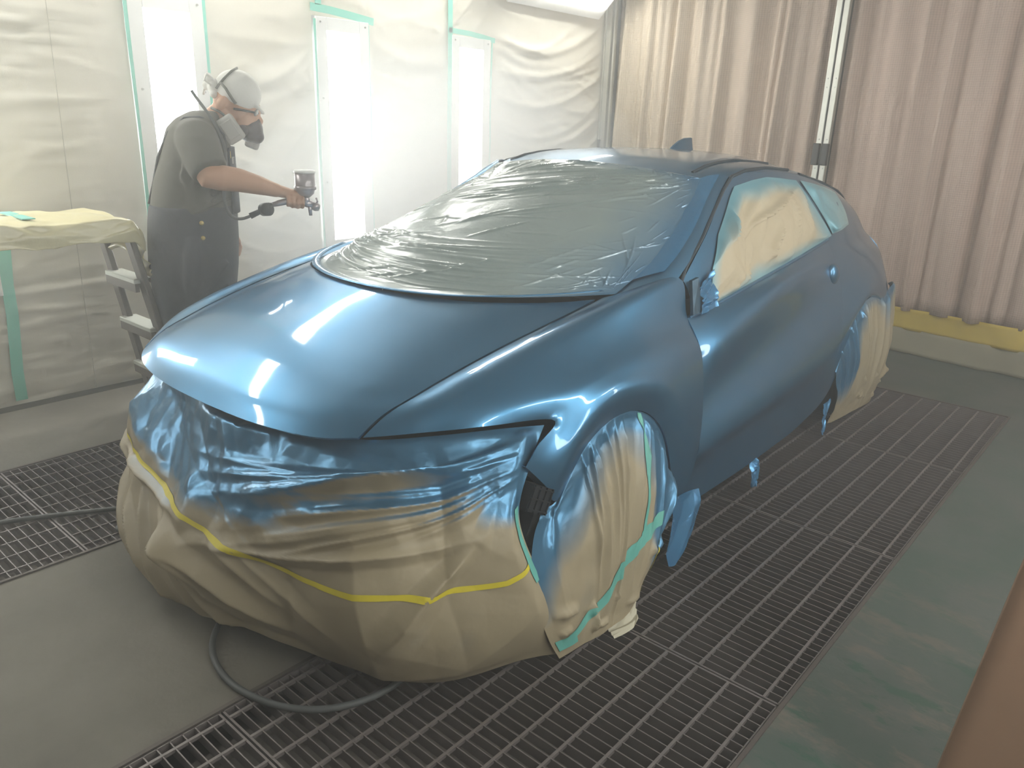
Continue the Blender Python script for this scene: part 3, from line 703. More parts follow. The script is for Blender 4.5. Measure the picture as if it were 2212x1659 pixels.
for k_ in range(16): # fans up from the little tape patch
    a, b_ = -.18, .88; L_ = .12+.35*g.random(); an = math.radians(20+150*g.random()); FL.append((a, b_, a+L_*math.cos(an), b_+L_*math.sin(an), .006+.009*g.random(), .005+.005*g.random()))
for k_ in range(14):
    a = .55+.1*g.random(); b_ = .10+.25*g.random(); L_ = .12+.35*g.random(); an = math.radians(95+60*g.random()); FL.append((a, b_, a+L_*math.cos(an), b_+L_*math.sin(an), .006+.009*g.random(), .005+.005*g.random()))
for k_ in range(46):
    a = -.65+1.3*g.random(); b_ = .05+1.2*g.random(); L_ = .04+.14*g.random(); an = 2*PI*g.random(); FL.append((a, b_, a+L_*math.cos(an), b_+L_*math.sin(an), .005+.012*g.random(), .004+.007*g.random()))
for k_ in range(12):
    a = -.6+1.2*g.random(); b_ = 1.24+.04*g.random(); L_ = .05+.12*g.random(); an = math.radians(-90+50*(g.random()-.5)); FL.append((a, b_, a+L_*math.cos(an), b_+L_*math.sin(an), .006+.01*g.random(), .005+.008*g.random()))
for k_ in range(90):
    a = -.65+1.3*g.random(); b_ = .05+1.2*g.random(); L_ = .06+.22*g.random(); an = math.radians(15+50*g.random())+(PI if g.random() > .5 else 0); FL.append((a, b_, a+L_*math.cos(an), b_+L_*math.sin(an), .008+.008*g.random(), .007+.007*g.random()))
FL = [(a, b_, c, d, wd*.75, am*.55) for (a, b_, c, d, wd, am) in FL]
Dp = folds(u, v, FL)+.005*facet(u, v, 2.5, 4)+.0025*facet(u, v, 8, 9)+.006*facet(u, v, 7, 3)*(np.exp(-((u+.5)/.25)**2-((v-.12)/.15)**2)*3)
N = normals(AW); N = N*np.sign(N[..., 2:3]); e = smooth01(np.minimum(np.minimum(v/.04, (1.3-v)/.03), (0.7-np.abs(u))/.03))
AW2 = AW+N*(Dp*e+.005)[..., None]
sp = np.clip(smooth01((u-.22)/.50)*.85+smooth01((v-1.02)/.3)*.5*smooth01((u+.3)/.6)+smooth01((.07-v)/.07)*.7, 0, 1)
wf = gridmesh('windshield_film', AW2, M['film'], car, .0, spray=sp)
# taped edges of the film along pillar and cowl
for sgn in (1, -1):
    B = AP if sgn > 0 else mirror(AP)
    k_ = B.shape[1]; Q = B[2:, :int(k_*.55)+1].copy(); Nn = normals(Q); Nn = Nn*np.sign(Nn[..., 2:3])
    g1, g2 = np.meshgrid(np.linspace(0, 1, Q.shape[0]), np.linspace(0, .2, Q.shape[1]), indexing='ij')
    Q = Q+Nn*(.004+.004*(facet(g1, g2, 9, 5)+.5))[..., None]
    gridmesh('pillar_tape', Q, M['film_blue'], car, .0, spray=smooth01(1.1-g1*.35))
q = []
for x in np.linspace(-.665, .665, 90):
    y = min(-.326+.466*x*x+1.231*x**4, .2); z = .966+.037*x*x
    q.append([(x, y-.010, z+.0005), (x, y+.004, z+.003), (x, y+.024, z-.003)])
gridmesh('cowl_tape', np.array(q), M['film_blue'], car, .001, spray=np.ones((90, 3))*.8, flip=True)
m = MB(); m.add([(-.22,.44,1.190),(-.11,.43,1.185),(-.10,.455,1.205),(-.20,.47,1.212)], [(0,1,2,3)]); 

# ---- side-window paper
def on_side(y, s):   # point on the greenhouse side at distance y, s = 0 belt .. 1 rail
    t0 = np.array(T0); t1 = np.array(T1)
    def it(T): return np.array([np.interp(y, T[:, 1], T[:, q_]) for q_ in range(3)])
    a, b = it(t0), it(t1); return a*(1-s)+b*s+np.array([.072*s*(1-s), 0, 0])
def side_paper(poly_low, poly_up, sgn, name, m, sprayf, seed, puff=.02, nr=60, nc=40, fl=None):
    lo = np.array(poly_low); hi = np.array(poly_up); A_ = np.zeros((nr, nc, 3)); UV = np.zeros((nr, nc, 2))
    for i, a in enumerate(np.linspace(0, 1, nr)):
        l = np.array([np.interp(a*(len(lo)-1), range(len(lo)), lo[:, q_]) for q_ in (0, 1)]); h = np.array([np.interp(a*(len(hi)-1), range(len(hi)), hi[:, q_]) for q_ in (0, 1)])
        for j, b in enumerate(np.linspace(0, 1, nc)):
            y, s = l*(1-b)+h*b; A_[i, j] = on_side(y, s); UV[i, j] = (y, s*.4)
    U, V = UV[..., 0], UV[..., 1]
    a = np.linspace(0, 1, nr)[:, None]; b = np.linspace(0, 1, nc)[None, :]
    ed = np.minimum(np.minimum(a, 1-a), np.minimum(b, 1-b)*1.0); e = smooth01(ed/.12)
    D_ = puff*e+.045*facet(U, V, 5, seed, .05)*e+.018*facet(U, V, 11, seed+3, .05)*e
    if fl: D_ = D_+folds(U, V, fl)*smooth01(ed/.04)
    A_[..., 0] += D_+.007
    if sgn < 0: A_ = mirror(A_)
    return gridmesh(name, A_, m, car, .0, flip=(sgn < 0), spray=sprayf(a+0*b, b+0*a, U, V))
def sp1(a, b, U, V):
    ed = np.minimum(np.minimum(a, 1-a)*1.2, np.minimum(b, 1-b)); return np.clip(1.05-ed/.20, 0, 1)*.9+.25*smooth01((b-.8)/.2)
FLs = [(1.72,.33,.98,.20,.022,.045),(.88,.28,1.02,.36,.03,.04),(1.42,.20,1.18,.05,.03,.035),(1.62,.30,1.50,.04,.025,.03),(1.30,.34,1.02,.22,.03,.022),(1.05,.30,.95,.10,.03,.02),(1.35,.33,1.15,.12,.03,.018),(1.6,.36,1.30,.24,.035,.018),(1.75,.36,1.70,.06,.03,.012),(.95,.02,1.10,.16,.03,.022),(1.3,.03,1.20,.14,.03,.018),(.85,.03,.92,.14,.03,.02),(1.55,.04,1.62,.2,.03,.012)]
for sgn in (1, -1):
    side_paper([(.66,.08),(.72,.0),(1.0,.0),(1.35,.0),(1.7,.0),(2.05,.03)], [(.74,.60),(.86,.84),(1.06,.93),(1.3,.95),(1.6,.94),(1.80,.92)], sgn, 'side_window_paper', M['kraft_side'], sp1, 3, .018, 90, 50, FLs)
    side_paper([(2.07,.05),(2.15,.03),(2.25,.02),(2.38,.06)], [(1.85,.92),(2.05,.93),(2.25,.93),(2.45,.90)], sgn, 'quarter_window_paper', M['kraft_side'], lambda a, b, U, V: np.clip(1.0-a*.35+0*b, 0, 1), 8, .006, 36, 36)
    # crumpled film at the front foot of the window
    pts = []
    for i, s in enumerate(np.linspace(0, 1, 26)):
        row = []
        for j, yv in enumerate(np.linspace(0, 1, 12)):
            p = on_side(.56+.14*yv+.03*s, .02+.62*s); row.append(p+np.array([.020, 0, 0]))
        pts.append(row)
    pts = np.array(pts); U, V = np.meshgrid(np.linspace(0, .3, 26), np.linspace(0, .14, 12), indexing='ij')
    pts[..., 0] += .030*facet(U, V, 14, 2)+.016*facet(U, V, 30, 5)
    gridmesh('seal_film', pts if sgn > 0 else mirror(pts), M['film_blue'], car, .0, flip=(sgn < 0), spray=np.ones((26, 12)))

# ---- front masking: one sheet hanging from under the hood edge and wrapped round both corners
SH = [
 [(-.70,-.40,.64),(-.74,-.46,.54),(-.75,-.48,.42),(-.74,-.50,.28),(-.72,-.50,.15),(-.70,-.50,.06)],
 [(-.66,-.66,.625),(-.69,-.76,.50),(-.715,-.81,.39),(-.69,-.85,.26),(-.64,-.88,.13),(-.57,-.88,.05)],
 [(-.44,-.80,.665),(-.45,-.89,.55),(-.45,-.965,.43),(-.44,-1.01,.29),(-.40,-1.03,.16),(-.33,-1.02,.06)],
 [(-.15,-.86,.675),(-.12,-.94,.57),(-.08,-1.02,.45),(-.06,-1.06,.31),(-.05,-1.07,.18),(-.02,-1.05,.07)],
 [(.12,-.865,.675),(.16,-.94,.58),(.20,-1.02,.47),(.23,-1.06,.33),(.23,-1.05,.18),(.22,-1.01,.08)],
 [(.36,-.845,.69),(.42,-.91,.60),(.48,-.97,.49),(.52,-1.01,.35),(.51,-1.0,.2),(.46,-.955,.08)],
 [(.56,-.785,.70),(.63,-.845,.62),(.68,-.90,.51),(.71,-.93,.37),(.72,-.90,.2),(.69,-.83,.05)],
 [(.70,-.66,.715),(.78,-.73,.63),(.83,-.78,.51),(.85,-.80,.37),(.865,-.765,.2),(.82,-.71,.04)],
 [(.80,-.52,.722),(.85,-.60,.64),(.89,-.66,.51),(.92,-.655,.37),(.935,-.585,.2),(.91,-.52,.04)],
 [(.85,-.40,.712),(.885,-.50,.64),(.900,-.56,.52),(.935,-.53,.37),(.965,-.45,.2),(.965,-.40,.02)],
]
AF = patch(np.array(SH), 42, 34)
R_, C_ = AF.shape[:2]
du = np.linalg.norm(AF[1:, C_//2]-AF[:-1, C_//2], axis=1); uu = np.concatenate([[0], np.cumsum(du)]); LU = uu[-1]
dv = np.linalg.norm(AF[R_//2, 1:]-AF[R_//2, :-1], axis=1); vv = np.concatenate([[0], np.cumsum(dv)]); LV = vv[-1]
U = uu[:, None]+0*vv[None, :]; V = vv[None, :]+0*uu[:, None]      # u: 0 far right corner .. near left; v: 0 top .. bottom
fr = U/LU; vt_ = V/LV
g = np.random.default_rng(14); FL = []
hx, hy = LU*.985, .05
for k_ in range(15):   # long pulls running from the headlight corner back across the front
    an = math.radians(166+32*k_/15+3*g.random()); L_ = .6+.7*g.random(); FL.append((hx, hy+.008*k_, hx+L_*math.cos(an), hy+.02+abs(L_*math.sin(an))*.9+.01*k_, .018+.030*g.random(), .008+.014*g.random()))
for k_ in range(9):   # diagonal falls of the skirt
    a = LU*(.15+.7*g.random()); b_ = .30+.12*g.random(); an = math.radians(25+30*g.random()); L_ = .35+.4*g.random(); FL.append((a, b_, a+L_*math.cos(an), b_+L_*math.sin(an), .05+.06*g.random(), .014+.02*g.random()))
FL += [(LU*.40, .36, LU*.72, .62, .07, .045), (LU*.93, .30, LU*.80, .58, .07, .04), (LU*.06, .18, LU*.26, .38, .05, .035), (LU*.20, .30, LU*.52, .36, .04, .03), (LU*.55, .40, LU*.97, .27, .04, .025)]
Dp = folds(U, V, FL); Dp -= Dp.mean()
topz = smooth01(1-(vt_-.40)/.25); flat = 1-.6*np.exp(-((fr-.8)/.2)**2)*topz
Dp += .125*facet(U, V, 3.2, 6, .04)*(.62+.38*topz)*flat+.040*facet(U, V, 6.5, 12, .04)*(.35+.65*topz)*flat*(1-.5*smooth01((.3-fr)/.1))+.008*facet(U, V, 17, 2, .1)*(topz+.1)+.03*facet(U, V, 2.2, 19, .08)
e = smooth01(vt_/.07)*(.35+.65*smooth01((1-vt_)/.05))*smooth01((1-fr)/.03)*(.5+.5*smooth01(fr/.12))
N = normals(AF); s_ = np.sign(N[R_//2, C_//2, 1]); N = -N*s_
AF2 = AF+N*(Dp*e)[..., None]
AF2[..., 2] = np.maximum(AF2[..., 2], .012)
NF0 = normals(AF2); NF0 = -NF0*s_
line = np.interp(fr, [0,.12,.25,.38,.5,.65,.8,.92,1], [.20,.22,.32,.40,.47,.38,.30,.30,.36])+.05*facet(U, V, 3, 77)*2
spr = np.clip((line-vt_)/.07+.5+(NF0[..., 2]-N[..., 2])*1.6*smooth01((.75-vt_)/.2), 0, 1)
gridmesh('front_masking_paper', AF2, M['kraft'], car, .0, spray=spr)
def follow(AA, NN, i0, i1, fn, wd, name, m, parent, off=.0025, nw=5):
    """tape laid on a sheet: fn(t) gives the row/column position"""
    rows_ = []
    for i in np.linspace(i0, i1, 90):
        fi, fj, di, dj = fn(i); r_ = []
        for s in np.linspace(-wd/2, wd/2, nw):
            a, b = fi+di*s, fj+dj*s; a = min(max(a, 0), AA.shape[0]-1.001); b = min(max(b, 0), AA.shape[1]-1.001)
            ia, ib = int(a), int(b); fa, fb = a-ia, b-ib
            p = AA[ia, ib]*(1-fa)*(1-fb)+AA[ia+1, ib]*fa*(1-fb)+AA[ia, ib+1]*(1-fa)*fb+AA[ia+1, ib+1]*fa*fb
            r_.append(p+NN[ia, ib]*off)
        rows_.append(r_)
    return gridmesh(name, np.array(rows_), m, parent, .0)
NF = normals(AF2); NF = -NF*np.sign(normals(AF)[R_//2, C_//2, 1])
yl = lambda t: (t*(R_-1), (np.interp(t, [.12,.3,.45,.6,.75,.9,.97], [.38,.46,.54,.585,.605,.61,.585]))*(C_-1), 0, 1)
follow(AF2, NF, .14, .975, yl, 3.4, 'yellow_tape', M['tape_yellow'], car)
gt = lambda t: (R_-1-9+3*t, (.36+.30*t)*(C_-1), 1, 0)
follow(AF2, NF, 0, 1, gt, 9, 'teal_tape', M['tape_teal'], car)

# ---- front wheel cover: gathered under the arch, spread on the grating
def wheel_cover(sgn, yc, name, top, bot_, mid, seed, spf, m):
    T_, B_, Mi = np.array(top), np.array(bot_), np.array(mid)
    n_ = len(top); Gc = np.zeros((n_, 5, 3))
    for i in range(n_):
        for j, t_ in enumerate((0, .12, .45, .8, 1)):
            a = T_[i]*(1-t_)**2+2*Mi[i]*t_*(1-t_)+B_[i]*t_**2; Gc[i, j] = a
    Q = patch(Gc, 22, 20); R2, C2 = Q.shape[:2]
    dU = np.linalg.norm(Q[1:, C2//2]-Q[:-1, C2//2], axis=1); u_ = np.concatenate([[0], np.cumsum(dU)]); v_ = np.linspace(0, .6, C2)
    U2, V2 = u_[:, None]+0*v_[None], v_[None]+0*u_[:, None]
    g = np.random.default_rng(seed); FL2 = []
    for k_ in range(18):
        a = u_[-1]*g.random(); FL2.append((a, .0, a+(g.random()-.5)*.12, .35+.35*g.random(), .016+.03*g.random(), .006+.012*g.random()))
    for k_ in range(10):
        a = u_[-1]*g.random(); b = .4+.15*g.random(); FL2.append((a, b, a+(g.random()-.5)*.3, b+(g.random()-.3)*.12, .02+.02*g.random(), .01+.012*g.random()))
    D2 = folds(U2, V2, FL2)+.022*facet(U2, V2, 5, seed)+.010*facet(U2, V2, 12, seed+1)
    e2 = smooth01(V2/.05)*(.4+.6*smooth01((.6-V2)/.06))
    N2 = normals(Q); N2 = N2*np.sign(N2[R2//2, C2//2, 0])
    Q2 = Q+N2*(D2*e2)[..., None]; Q2[..., 2] = np.maximum(Q2[..., 2], .010)
    if sgn < 0: Q2 = mirror(Q2)
    o = gridmesh(name, Q2, m, car, .0, spray=spf(U2/u_[-1], V2/.6))
    return o, Q2, N2
top = [(.895,-.445,.50),(.898,-.40,.49),(.898,-.33,.575),(.898,-.27,.62),(.898,-.19,.655),(.898,-.12,.67),(.898,-.03,.665),(.898,.065,.635),(.898,.16,.57),(.898,.225,.485),(.898,.262,.37),(.895,.27,.27)]
bot_ = [(.965,-.43,.02),(.975,-.375,.02),(.985,-.325,.02),(.99,-.285,.02),(1.0,-.25,.02),(1.0,-.21,.02),(1.0,-.17,.02),(1.0,-.12,.02),(.995,-.06,.03),(.98,.00,.07),(.96,.08,.14),(.94,.14,.20)]
mid = [tuple(np.array(a)*.5+np.array(b)*.5+np.array([.05, .02, .02])+np.array([.02, -.16, .04])*max(0, 1-i_/3)) for i_, (a, b) in enumerate(zip(top, bot_))]
mid[0] = (.95, -.66, .38); mid[1] = (.965, -.56, .36); mid[2] = (.97, -.42, .34)
spF = lambda a, b: np.clip((.34+.10*np.sin(a*9)+.30*smooth01((.18-a)/.18)+.55*smooth01((a-.72)/.2)-b)/.22+.5, 0, 1)
o, QW, NW = wheel_cover(1, 0, 'front_wheel_paper', top, bot_, mid, 5, spF, M['kraft'])
wheel_cover(-1, 0, 'front_wheel_paper', top, bot_, mid, 6, spF, M['kraft'])
a1 = lambda t: (t*(QW.shape[0]-1)*.80, (.93-.38*t)*(QW.shape[1]-1), 0, 1)
follow(QW, NW, .12, 1, a1, 5, 'teal_tape', M['tape_teal'], car)
a2 = lambda t: ((.60+.06*t)*(QW.shape[0]-1), (.02+.62*t)*(QW.shape[1]-1), 1, 0)
follow(QW, NW, 0, 1, a2, 5, 'teal_tape', M['tape_teal'], car)
a3 = lambda t: ((.80-.03*t)*(QW.shape[0]-1), (.66+.30*t)*(QW.shape[1]-1), 1, 0)
follow(QW, NW, 0, 1, a3, 3, 'yellow_tape', M['tape_yellow'], car)
a4 = lambda t: ((.02+.12*t)*(QW.shape[0]-1), .90*(QW.shape[1]-1), 0, 1)
follow(QW, NW, 0, 1, a4, 7, 'teal_tape', M['tape_teal'], car)
# rear wheel cover, hanging from the rear edge of the quarter panel
top = [(.90,1.99,.36),(.90,2.06,.47),(.90,2.15,.57),(.90,2.26,.63),(.905,2.40,.66),(.91,2.56,.66),(.905,2.70,.645),(.90,2.80,.66),(.895,2.88,.675),(.87,2.95,.67),(.84,2.99,.65)]
bot_ = [(.90,2.05,.03),(.90,2.12,.02),(.91,2.20,.02),(.92,2.30,.02),(.93,2.40,.02),(.94,2.50,.02),(.95,2.58,.02),(.945,2.64,.02),(.935,2.70,.03),(.92,2.76,.06),(.88,2.82,.10)]
mid = [tuple(np.array(a)*.5+np.array(b)*.5+np.array([.06, .05, .02])) for a, b in zip(top, bot_)]
spR = lambda a, b: np.clip((.18+.5*smooth01((.42-a)/.25)*(1.4-b)+.12*np.sin(a*11)-b)/.3+.5, 0, 1)
o, QR, NR = wheel_cover(1, 0, 'rear_wheel_paper', top, bot_, mid, 8, spR, M['kraft'])
wheel_cover(-1, 0, 'rear_wheel_paper', top, bot_, mid, 9, spR, M['kraft'])
# loose flaps of blue film behind the front wheel and along the sill
def flap(P4, name, seed, f=9, amp=.03, m=M['film_blue']):
    Gf = np.array(P4, float); Q = patch(Gf, 24, 18); a, b = np.meshgrid(np.linspace(0, .25, Q.shape[0]), np.linspace(0, .2, Q.shape[1]), indexing='ij')
    N_ = normals(Q); Q = Q+N_*(amp*facet(a, b, f, seed))[..., None]; Q[..., 2] = np.maximum(Q[..., 2], .008)
    return gridmesh(name, Q, m, car, .0, spray=np.ones(Q.shape[:2]))
flap([[(.915,.30,.25),(.92,.42,.235),(.925,.50,.22)],[(.945,.24,.15),(.95,.36,.14),(.955,.45,.13)],[(.965,.20,.04),(.962,.26,.02),(.96,.30,.03)]], 'sill_film_flap', 3)
flap([[(.918,.99,.165),(.918,1.03,.165),(.918,1.06,.165)],[(.93,.98,.11),(.935,1.02,.11),(.93,1.05,.11)],[(.935,.99,.05),(.94,1.01,.05),(.94,1.04,.06)]], 'sill_film_flap', 4, 20, .02)
flap([[(.905,1.90,.17),(.905,1.95,.18),(.905,2.0,.2)],[(.915,1.89,.10),(.915,1.93,.10),(.915,1.97,.11)],[(.92,1.90,.02),(.92,1.92,.012),(.92,1.94,.02)]], 'sill_film_flap', 5, 16, .02)
flap([[(.985,-.20,.02),(.99,-.12,.03),(.985,-.05,.05)],[(1.01,-.22,.012),(1.02,-.13,.014),(1.01,-.07,.02)],[(1.03,-.23,.008),(1.045,-.15,.008),(1.03,-.10,.010)]], 'paper_corner', 7, 14, .02, M['torn'])
# bare plastic bracket at the headlight corner
m = MB(); Rb = Matrix.Rotation(math.radians(-28), 3, 'X')
m.box((.885, -.485, .535), (.05, .10, .075), Rb)
for i in range(4):
    m.box(Vector((.912, -.485, .535))+Rb @ Vector((0, -.045+.03*i, 0)), (.006, .004, .075), Rb)
for i in range(3): m.box(Vector((.912, -.485, .535))+Rb @ Vector((0, 0, -.03+.03*i)), (.006, .10, .004), Rb)
m.box((.88, -.475, .45), (.035, .07, .12), Rb); m.box((.885, -.455, .37), (.025, .035, .10))
m.build('bumper_bracket', M['black'], car)
# ================================================================== THE PAINTER (x forward, y to his left, z up)
MAN = ((-3.5, 2.0, 0), math.radians(60.25))
b = MB()
Rh = Matrix.Rotation(math.radians(28), 3, 'Y')
b.ell((.035, 0, 1.565), (.098, .078, .110), Rh, 28, 18)            # skull
b.ell((.070, 0, 1.455), (.055, .056, .075), Rh, 20, 12)            # jaw
b.ell((.105, 0, 1.500), (.035, .050, .050), Rh, 16, 10)            # cheeks, brow
b.ell((.128, 0, 1.462), (.022, .014, .024), Rh, 12, 8)             # nose
for s in (-1, 1):
    b.ell((-.030, s*.078, 1.535), (.024, .012, .034), Rh, 14, 10)  # ears
    b.ell((-.026, s*.088, 1.540), (.016, .008, .026), Rh, 12, 8)
b.tube([(-.01, 0, 1.50), (-.05, 0, 1.47), (-.10, 0, 1.42), (-.13, 0, 1.34)], [.062, .062, .072, .09], 18)
b.tube([(-.21, 0, .84), (-.20, 0, 1.0), (-.18, 0, 1.15), (-.16, 0, 1.30), (-.15, 0, 1.40)], [.14, .14, .14, .13, .09], 20, ell=[(1, 1.0)]*5)
b.tube([(-.15, -.10, 1.40), (-.14, -.19, 1.385), (-.13, -.245, 1.33), (-.115, -.29, 1.245)], [.06, .068, .062, .054], 16)
b.tube([(-.13, -.275, 1.275), (-.105, -.292, 1.232), (-.06, -.285, 1.226), (.02, -.258, 1.213), (.10, -.232, 1.190), (.155, -.213, 1.172), (.185, -.207, 1.163)],
       [.050, .056, .057, .052, .043, .034, .031], 18)
b.tube([(-.15, .10, 1.40), (-.14, .19, 1.385), (-.14, .24, 1.30), (-.15, .27, 1.16), (-.11, .275, 1.02), (-.06, .27, .93)], [.06, .066, .056, .046, .040, .03], 16)
for s in (-1, 1):
    b.tube([(-.21, s*.09, .86), (-.21, s*.11, .60), (-.20, s*.12, .46), (-.18, s*.12, .25), (-.17, s*.12, .09)], [.10, .075, .058, .055, .042], 16)
# right hand closed round the gun handle
b.tube([(.175, -.207, 1.166), (.205, -.205, 1.158), (.240, -.205, 1.150), (.275, -.204, 1.143), (.292, -.203, 1.138)], [.031, .034, .038, .037, .028], 16, ell=[(1, .9), (1, .8), (1, .62), (1, .6), (1, .5)])
for i, (lx, k) in enumerate(((.292, .95), (.270, 1.05), (.247, 1.0), (.226, .85))):
    zt = 1.142+.002*i
    b.tube([(lx-.004, -.198, zt+.006), (lx, -.224, zt+.002), (lx+.001, -.242, zt-.016), (lx, -.246, zt-.016-.020*k), (lx-.002, -.232, zt-.022-.030*k), (lx-.003, -.212, zt-.026-.030*k)], [.0105, .0105, .0100, .0095, .009, .0075], 10)
b.tube([(.200, -.190, 1.146), (.228, -.172, 1.136), (.256, -.166, 1.124), (.280, -.170, 1.112)], [.014, .0125, .0115, .009], 10)
# left hand, slightly curled at his side
b.ell((-.045, .268, .895), (.028, .018, .045), Matrix.Rotation(math.radians(-20), 3, 'Y'), 12, 8)
for i in range(4): b.tube([(-.055+.017*i, .268, .87), (-.045+.017*i, .264, .835), (-.048+.015*i, .254, .805), (-.052+.014*i, .244, .79)], [.009, .0085, .008, .0065], 8)
b.tube([(-.025, .262, .905), (-.003, .255, .875), (.004, .248, .85)], [.0105, .0095, .0075], 8)
man = organic(b, 'person', M['skin'], None, .0055, 5, .5)
man.location = MAN[0]; man.rotation_euler = (0, 0, MAN[1])
tag(man, 'person in a white cap, half-mask respirator, grey t-shirt and dark overalls aiming a spray gun', 'person')
def closed(L, n=32):  # loft of elliptic sections (x, y, z, rx, ry)
    m = MB(); vs = []; fs = []
    for (x, y, z, rx, ry) in L:
        for j in range(n):
            a = 2*PI*j/n; c, s = math.cos(a), math.sin(a); vs.append((x+rx*math.copysign(abs(c)**.85, c), y+ry*math.copysign(abs(s)**.85, s), z))
    for i in range(len(L)-1):
        for j in range(n): fs.append((i*n+j, i*n+(j+1) % n, (i+1)*n+(j+1) % n, (i+1)*n+j))
    fs += [tuple(reversed(range(n))), tuple((len(L)-1)*n+j for j in range(n))]
    return m.add(vs, fs)
s_ = closed([(-.195, 0, 1.00, .190, .205), (-.190, 0, 1.10, .187, .212), (-.178, 0, 1.20, .175, .215), (-.160, 0, 1.30, .155, .218), (-.150, 0, 1.37, .145, .212), (-.150, 0, 1.425, .125, .190), (-.135, 0, 1.465, .100, .145), (-.110, 0, 1.492, .074, .088), (-.096, 0, 1.502, .064, .072)])
for s in (-1, 1):
    if s < 0: s_.tube([(-.16, -.10, 1.385), (-.145, -.18, 1.378), (-.13, -.235, 1.335), (-.108, -.283, 1.268), (-.098, -.296, 1.250)], [.088, .092, .088, .084, .082], 22)
    else: s_.tube([(-.16, .10, 1.385), (-.145, .18, 1.378), (-.14, .235, 1.32), (-.14, .262, 1.24), (-.14, .268, 1.21)], [.088, .090, .082, .076, .074], 22)
# loose folds
for i in range(7): s_.tube([(-.02-.03*i, -.20-.01*i, 1.13+.03*i), (-.10-.02*i, -.225, 1.10+.02*i), (-.20, -.215, 1.06+.02*i)], .010, 6)
organic(s_, 'tshirt', M['shirt'], man, .009, 10, .5)
ov = closed([(-.225, 0, .52, .165, .19), (-.222, 0, .66, .190, .222), (-.214, 0, .80, .203, .235), (-.205, 0, .92, .204, .232), (-.198, 0, 1.02, .200, .222), (-.192, 0, 1.075, .196, .218), (-.190, 0, 1.09, .190, .212)])
for s in (-1, 1):
    ov.tube([(-.215, s*.10, .74), (-.218, s*.115, .58), (-.205, s*.125, .42), (-.180, s*.125, .22), (-.17, s*.125, .07)], [.135, .115, .100, .092, .090], 22)
    ov.tube([(-.20, s*.22, .95), (-.21, s*.235, .86), (-.22, s*.232, .74), (-.22, s*.21, .64)], [.03, .04, .04, .02], 12)
ov.tube([(-.06, -.19, .84), (-.18, -.25, .70), (-.26, -.22, .60)], .016, 8); ov.tube([(-.05, -.18, .72), (-.15, -.22, .62), (-.25, -.22, .55)], .014, 8)
organic(ov, 'overalls', M['overall'], man, .010, 8, .5)
# bib on the chest, straps over the shoulders
q = []
for z, xo in ((1.05, .012), (1.12, .008), (1.20, .004), (1.28, .003), (1.345, .003)):
    r_ = []
    for yv in np.linspace(-.125, .125, 11):
        i = np.interp(z, [1.0, 1.1, 1.2, 1.3, 1.37], [-.195, -.190, -.178, -.160, -.150]); rx = np.interp(z, [1.0, 1.1, 1.2, 1.3, 1.37], [.190, .187, .175, .155, .145])
        ry = .214; r_.append((i+(rx+.010)*max(0, 1-(abs(yv)/ry)**2.2)**.46+xo*.3, yv, z))
    q.append(r_)
gridmesh('bib', np.array(q), M['overall'], man, .006)
for s in (-1, 1):
    m = MB(); pts = [(-.022, s*.105, 1.33), (-.030, s*.112, 1.40), (-.070, s*.118, 1.455), (-.125, s*.118, 1.475), (-.19, s*.112, 1.470), (-.262, s*.100, 1.41), (-.318, s*.07, 1.30), (-.352, s*.04, 1.18), (-.382, s*.02, 1.09)]
    m.tube(pts, .016, 10, ell=[(1, .35)]*len(pts)); m.build('overall_strap', M['overall'], man, True)
    MB().box((-.012, s*.105, 1.315), (.010, .026, .030)).build('strap_buckle', M['brass'], man)
m = MB()
for z in (1.022, .955): m.ell((-.155, -.226, z), (.010, .005, .010))
m.build('button', M['brass'], man, True)
# print on the bib
m = MB()
for k_, (yy, zz, a, c) in enumerate(((-.10, 1.30, .004, .03), (-.075, 1.312, .02, .004), (-.062, 1.30, .004, .03), (-.045, 1.298, .004, .012), (-.03, 1.300, .004, .03), (-.02, 1.285, .018, .004))):
    i_ = -.160+.155+.012; m.box((i_-.055*abs(yy)*2, yy, zz-.01), (.014, a, c))
m.build('bib_print', M['whiteprint'], man)
m = MB(); m.tube([(-.004, -.045, 1.262), (.006, -.045, 1.262)], .013, 12); m.build('bib_badge', M['redmark'], man)
for s in (-1, 1):
    m = MB(); m.tube([(-.19, s*.125, .035), (-.14, s*.125, .045), (-.06, s*.125, .04), (.02, s*.125, .032)], [.045, .052, .046, .034], 16, ell=[(1, .8)]*4); m.tube([(-.17, s*.125, .04), (-.17, s*.125, .10)], [.05, .048], 14)
    organic(m, 'shoe', M['boot'], man, .008, 4)
# cap: dome over skull with a tied knot at the back
c = MB(); c.ell((.046, 0, 1.588), (.105, .092, .096), Rh, 30, 18)
c.tube([(.118, -.050, 1.535), (.148, 0, 1.500), (.118, .050, 1.535)], .012, 8)
capo = organic(c, 'cap', M['cap'], man, .006, 3)
# cut the dome along the hat line
bm = bmesh.new(); bm.from_mesh(capo.data)
bmesh.ops.bisect_plane(bm, geom=bm.verts[:]+bm.edges[:]+bm.faces[:], plane_co=(.145, 0, 1.495), plane_no=Vector((-.29, 0, -1)).normalized(), clear_outer=True)
bm.to_mesh(capo.data); bm.free()
sd = capo.modifiers.new('t', 'SOLIDIFY'); sd.thickness = .004
k = MB()
k.ell((-.050, -.01, 1.605), (.036, .040, .036)); k.ell((-.076, -.022, 1.640), (.020, .014, .026)); k.ell((-.086, -.002, 1.612), (.020, .014, .020)); k.ell((-.058, -.03, 1.575), (.02, .02, .02)); k.tube([(-.06, -.04, 1.61), (-.095, -.05, 1.632), (-.082, -.045, 1.66), (-.058, -.03, 1.64)], .006, 8); k.tube([(-.06, .01, 1.60), (-.10, .02, 1.595), (-.105, .02, 1.57)], .006, 8)
